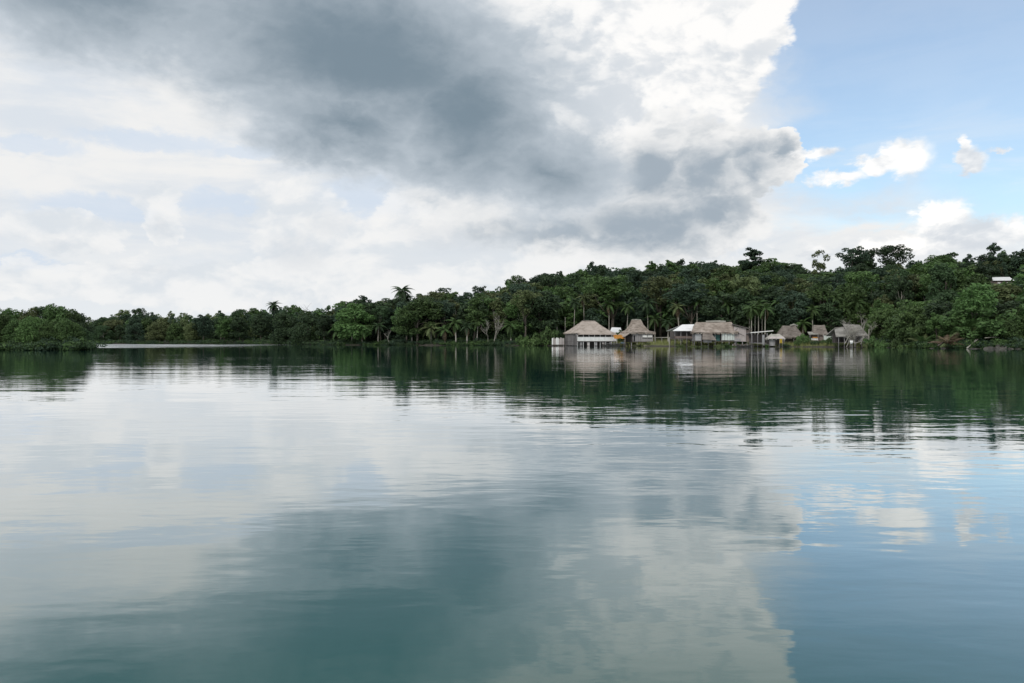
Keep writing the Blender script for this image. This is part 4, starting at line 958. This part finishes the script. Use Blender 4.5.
for i in range(12): MB().box(-2.2 + i * .36, -2.2 + i * .36 + .33, -.55, .55, .88 - i * .035, .94 - i * .035).build('plank', M['wood_grey'], wk)
posts(wk, [(-2, -.5), (-2, .5), (0, -.5), (0, .5), (2, -.5), (2, .5)], -1, .6, 'wood_dark', .11)

# -- pale roofed stall with a yellow cloth
Y = 182; st = empty('stall', (X(775, Y), Y, gz(X(775, Y), Y)), R(-6), label='small waterside stall with a pale flared thatch roof', cat='hut'); g0 = st.location.z
r = fringe(hip_roof(4.0, 3.2, 1.9, 1.98 - g0, 2.95 - g0, .9, .12), 4.0, 3.2, 1.9 - g0, 25, 4).build('roof', M['thatch_pale'], st)
slab([(-1.9, -1.75, 1.9 - g0), (1.9, -1.75, 1.9 - g0), (1.6, -.9, 2.38 - g0), (-1.6, -.9, 2.38 - g0)], .05).build('awning', M['pink'], st)
MB().box(-1.5, -.3, -1.1, -1.0, .1, 1.5).build('wall', M['wood_grey'], st); MB().box(-1.5, 1.5, .9, 1.0, .1, 1.5).build('wall', M['wood_dark'], st)
posts(st, [(-1.6, -1.3), (-.2, -1.3), (1.6, -1.3), (-1.6, 1.2), (1.6, 1.2)], -.8, 1.9 - g0, 'wood_dark', .13)
yc = empty('hanging_cloth', (X(781, 180.2), 180.2, 0), R(-10), label='yellow cloth hung at the front of the pale roofed stall', cat='cloth'); b = MB()
for i in range(7):
    for zz_ in (.98, 1.4, 1.85): b.v.append((-.3 + i * .095, .09 * math.sin(i * 1.9 + zz_), zz_ - (.25 * abs(i - 3) / 3 if zz_ < 1 else 0)))
for i in range(6):
    for j in range(2): b.f.append([i * 3 + j, i * 3 + 3 + j, i * 3 + 4 + j, i * 3 + 1 + j])
b.build('sheet', M['yellow'], yc); posts(yc, [(-.32, .05), (.32, .05)], -.7, 1.9, 'wood_grey', .05)

# -- brown thatched hut
Y = 189; h5 = empty('thatched_hut', (X(789, Y), Y, gz(X(789, Y), Y)), R(8), label='brown thatched hut with a dark open front behind the stall', cat='hut'); g0 = h5.location.z
r = fringe(hip_roof(5.6, 5.4, 3.2, 2.3 - g0, 4.95 - g0, .8), 5.6, 5.4, 2.2 - g0, 30, 5).build('roof', M['thatch_dark'], h5)
MB().tube([(.2, -.1, 4.95 - g0), (1.2, 0, 5.2 - g0), (2.2, .1, 4.9 - g0)], [.2, .26, .18], 6).build('ridge_cap', M['thatch_pale'], r)
slab([(.4, -4.1, 1.75 - g0), (3.1, -4.1, 1.75 - g0), (2.8, -2.5, 2.3 - g0), (.4, -2.5, 2.3 - g0)], .1).build('awning', M['thatch_dark'], h5)
MB().box(-2.3, 2.3, -1.3, 2.2, .3, 2.2 - g0).build('wall', M['wood_dark'], h5); MB().box(-.4, 2.9, -3.9, -3.82, .1, 1.0).build('front_boards', M['wood_brown'], h5)
posts(h5, [(-2.4, -2.3), (0, -2.3), (2.4, -2.3), (.6, -3.9), (2.9, -3.9)], -.6, 1.8 - g0, 'wood_grey', .12)

# -- square thatched hut
Y = 187; h6 = empty('thatched_hut', (X(819, Y), Y, gz(X(819, Y), Y)), R(-8), label='small square thatched hut between the pale trunks', cat='hut'); g0 = h6.location.z
r = fringe(hip_roof(3.5, 3.4, 2.4, 3.0 - g0, 5.1 - g0, .6, rd=.4), 3.5, 3.4, 2.9 - g0, 25, 6).build('roof', M['thatch_dark'], h6)
slab([(-2.8, -2.2, 2.9 - g0), (-.6, -2.2, 2.9 - g0), (-.6, 0, 3.5 - g0), (-2.6, 0, 3.5 - g0)], .08).build('awning', M['thatch_pale'], h6)
MB().box(-1.4, 1.3, -1.3, 1.3, .8, 2.9 - g0).build('wall', M['wood_brown'], h6)
MB().box(.5, 2.3, -2.6, -2.5, 1.1 - g0 + .4, 2.6 - g0).build('side_panel', M['mint'], h6)
MB().box(-2.4, -.8, -2.5, -2.4, 1.5 - g0, 1.95 - g0).build('counter', M['white'], h6)
posts(h6, [(-2.5, -2.1), (-.7, -2.1), (.5, -2.4), (2.2, -2.4), (-1.3, 1.2), (1.2, 1.2)], -.6, 2.9 - g0, 'wood_grey', .11)
ol = empty('awning_sheet', (X(815, 183), 183, gz(X(815, 183), 183)), 0, label='small orange-brown awning below the square thatched hut', cat='awning')
slab([(-.55, -.5, 1.5), (.55, -.5, 1.5), (.55, .4, 1.7), (-.55, .4, 1.7)], .05).build('sheet', M['orange'], ol); posts(ol, [(-.5, -.45), (.5, -.45), (-.5, .35), (.5, .35)], -.3, 1.46, 'wood_grey', .06)

# -- collapsed grey hut
Y = 174; h7 = empty('collapsed_hut', (X(848, Y), Y, gz(X(848, Y), Y)), R(6), label='sagging grey thatched hut tangled in the bleached trees', cat='hut'); g0 = h7.location.z
slab([(-4.2, -2.6, 2.45 - g0), (-1.4, -2.8, 2.5 - g0), (-.9, .2, 4.4 - g0), (-3.0, .2, 4.0 - g0)], .22).build('roof', M['thatch_grey'], h7)
slab([(-1.45, -2.7, 2.7 - g0), (3.2, -2.6, 2.6 - g0), (2.9, .4, 4.9 - g0), (-1.0, .4, 5.15 - g0)], .24).build('roof', M['thatch_grey'], h7)
slab([(2.9, .42, 4.9 - g0), (3.2, 3.0, 2.7 - g0), (-3.6, 3.0, 2.6 - g0), (-2.8, .42, 4.3 - g0)], .2).build('roof', M['thatch_grey'], h7)
MB().box(-3.4, 2.8, .3, .4, .6, 3.0 - g0).build('wall', M['wood_dark'], h7); MB().box(1.6, 3.0, -1.9, -1.8, .7, 2.7 - g0).build('wall', M['wood_grey'], h7)
MB().box(-3.4, 3.0, -2.2, .3, .55, .68).build('floor', M['wood_dark'], h7)
posts(h7, [(-3.4 + i * 1.3, -2.3) for i in range(6)], -.8, 2.5 - g0, 'wood_grey', .12)
for i, (a, b_) in enumerate((((-2.4, -2.9, .3), (-.9, -2.7, 2.5)), ((1.2, -3.0, .2), (2.4, -2.7, 2.6)), ((3.1, -2.9, .1), (3.3, -2.6, 3.5)), ((-.2, -3, .3), (1.4, -2.8, .9)))): MB().bar(a, b_, .11).build('fallen_pole', M['pale_bark'], h7)
wp = empty('washing_tub', (X(851.5, 170.3), 170.3, .55), 0, label='small white tub in front of the collapsed hut', cat='tub')
MB().tube([(0, 0, .22), (0, 0, .5), (0, 0, .92)], [.24, .32, .36], 10).build('tub', M['white'], wp, True); posts(wp, [(-.15, -.1), (.15, -.1), (0, .15)], -1.2, .23, 'wood_grey', .06)

# -- house high on the right ridge
Y = 262; hr = empty('hill_house', (X(1000, Y), Y, Z(291, Y)), R(-5), label='white roofed house among trees high on the right hillside', cat='house')
zr = Z(277, Y) - Z(291, Y); gg = gz(X(1000, Y), Y) - hr.location.z
slab([(-3.4, -2.2, zr - 1.3), (3.4, -2.2, zr - 1.3), (3.1, .3, zr), (-3.0, .3, zr)], .06).build('roof', M['tin'], hr); slab([(3.1, .32, zr), (3.4, 2.6, zr - 1.2), (-3.4, 2.6, zr - 1.2), (-3.0, .32, zr)], .06).build('roof', M['tin'], hr)
w = MB().box(-3.0, 3.0, -1.7, 2.2, zr - 3.4, zr - 1.35).build('wall', M['wood_brown'], hr)
for xx in (-1.6, 1.2): MB().box(xx, xx + .9, -1.76, -1.703, zr - 2.7, zr - 1.8).build('window', M['white'], hr)
posts(hr, [(-2.8, -1.5), (0, -1.5), (2.8, -1.5), (-2.8, 2), (2.8, 2)], min(gg, 0) - .6, zr - 3.35, 'wood_dark', .2)

# ------------------------------------------------------------------ rocks and driftwood on the right bank
def rock(u, Y, s, seed, lab, grp='rocks of the right bank'):
    rng = np.random.default_rng(seed); e = empty('rock', (X(u, Y), Y, -.15), seed, label=lab, cat='rock', group=grp)
    import bmesh
    bm = bmesh.new(); bmesh.ops.create_icosphere(bm, subdivisions=3, radius=1)
    ph = rng.random(9) * 6
    for v in bm.verts:
        c = v.co; k = 1 + .22 * math.sin(c.x * 2.7 + ph[0]) * math.cos(c.y * 3.1 + ph[1]) + .12 * math.sin(c.z * 5 + ph[2] + c.x * 4) + .05 * math.sin(c.y * 9 + ph[3])
        v.co = Vector((c.x * s[0], c.y * s[1], c.z * s[2])) * k
    m = bpy.data.meshes.new('stone'); bm.to_mesh(m); bm.free(); m.materials.append(M['rock']); link(bpy.data.objects.new('stone', m), e)
RK = [(990, 143.8, (1.1, .7, .55), 'broad grey rock at the water edge of the right bank'), (999, 144.6, (1.7, .9, .9), 'largest pale brown rock on the right bank'), (1010, 143.2, (.9, .6, .4), 'low rock right of the largest rock'),
      (1018, 142.6, (.8, .5, .45), 'small rock at the right picture edge'), (943, 148.6, (.6, .5, .4), 'small brown rock below the withered palm'), (932, 151, (.5, .4, .3), 'pale stone at the water left of the withered palm'), (975, 145.5, (1.3, .5, .3), 'flat ledge of rock left of the broad grey rock'), (905, 159.5, (1.0, .5, .3), 'low stone on the muddy bank right of the bleached trees'), (889, 164.5, (.8, .5, .3), 'small stone nearest the bleached trees')]
for i, (u, Y, s, lab) in enumerate(RK): rock(u, Y, s, 500 + i, lab)
def log(u0, Y0_, z0, u1, Y1, z1, r_, lab, mat='pale_bark'):
    a = Vector((X(u0, Y0_), Y0_, z0)); b_ = Vector((X(u1, Y1), Y1, z1)); e = empty('driftwood_log', a, 0, label=lab, cat='log')
    d = b_ - a; MB().tube([(0, 0, 0), d * .5 + Vector((0, 0, .08)), d], [r_, r_ * .9, r_ * .55], 7).build('stem', M[mat], e, True)
    MB().tube([d * .6, d * .7 + Vector((.1, -.2, .5))], [r_ * .4, r_ * .1], 5).build('snag', M[mat], e, True)
log(967, 146.2, .1, 978, 148.2, 1.75, .14, 'pale leaning driftwood log on the right bank')
log(938, 149.5, .55, 946, 150.5, 1.5, .12, 'short brown fallen stem left of the withered palm', 'wood_brown')
log(985, 147.5, 2.0, 1001, 148, 2.1, .08, 'thin bare branch hanging above the rocky bank')
log(84, 127.5, .05, 93, 126.6, .55, .09, 'bleached branch reaching over the water at the islet tip')

# mangrove prop roots showing at the islet edge: uncountable tangle
rr = random.Random(9); b = MB()
for i in range(260):
    u = rr.uniform(-60, 88); Y = 126.3 + rr.random() * 3; x = X(u, Y); hh = rr.uniform(.5, 1.3); a = rr.uniform(0, 6.28); w = rr.uniform(.2, .6)
    b.tube([(x, Y, -.3), (x + math.cos(a) * w * .3, Y + math.sin(a) * w * .3, hh * .6), (x + math.cos(a) * w, Y + math.sin(a) * w, hh)], [.03, .035, .03], 4)
for i in range(420):
    u = rr.uniform(96, 330); Y = float(shore(u)) + rr.uniform(-.6, 1.5); x = X(u, Y); hh = rr.uniform(.5, 1.6); a = rr.uniform(0, 6.28); w = rr.uniform(.2, .7)
    b.tube([(x, Y, -.4), (x + math.cos(a) * w * .3, Y + math.sin(a) * w * .3, hh * .6), (x + math.cos(a) * w, Y + math.sin(a) * w, hh)], [.04, .045, .035], 4)
tag(b.build('mangrove_roots', M['wood_dark']), label='tangle of grey prop roots at the foot of the mangroves', cat='roots', kind='stuff')
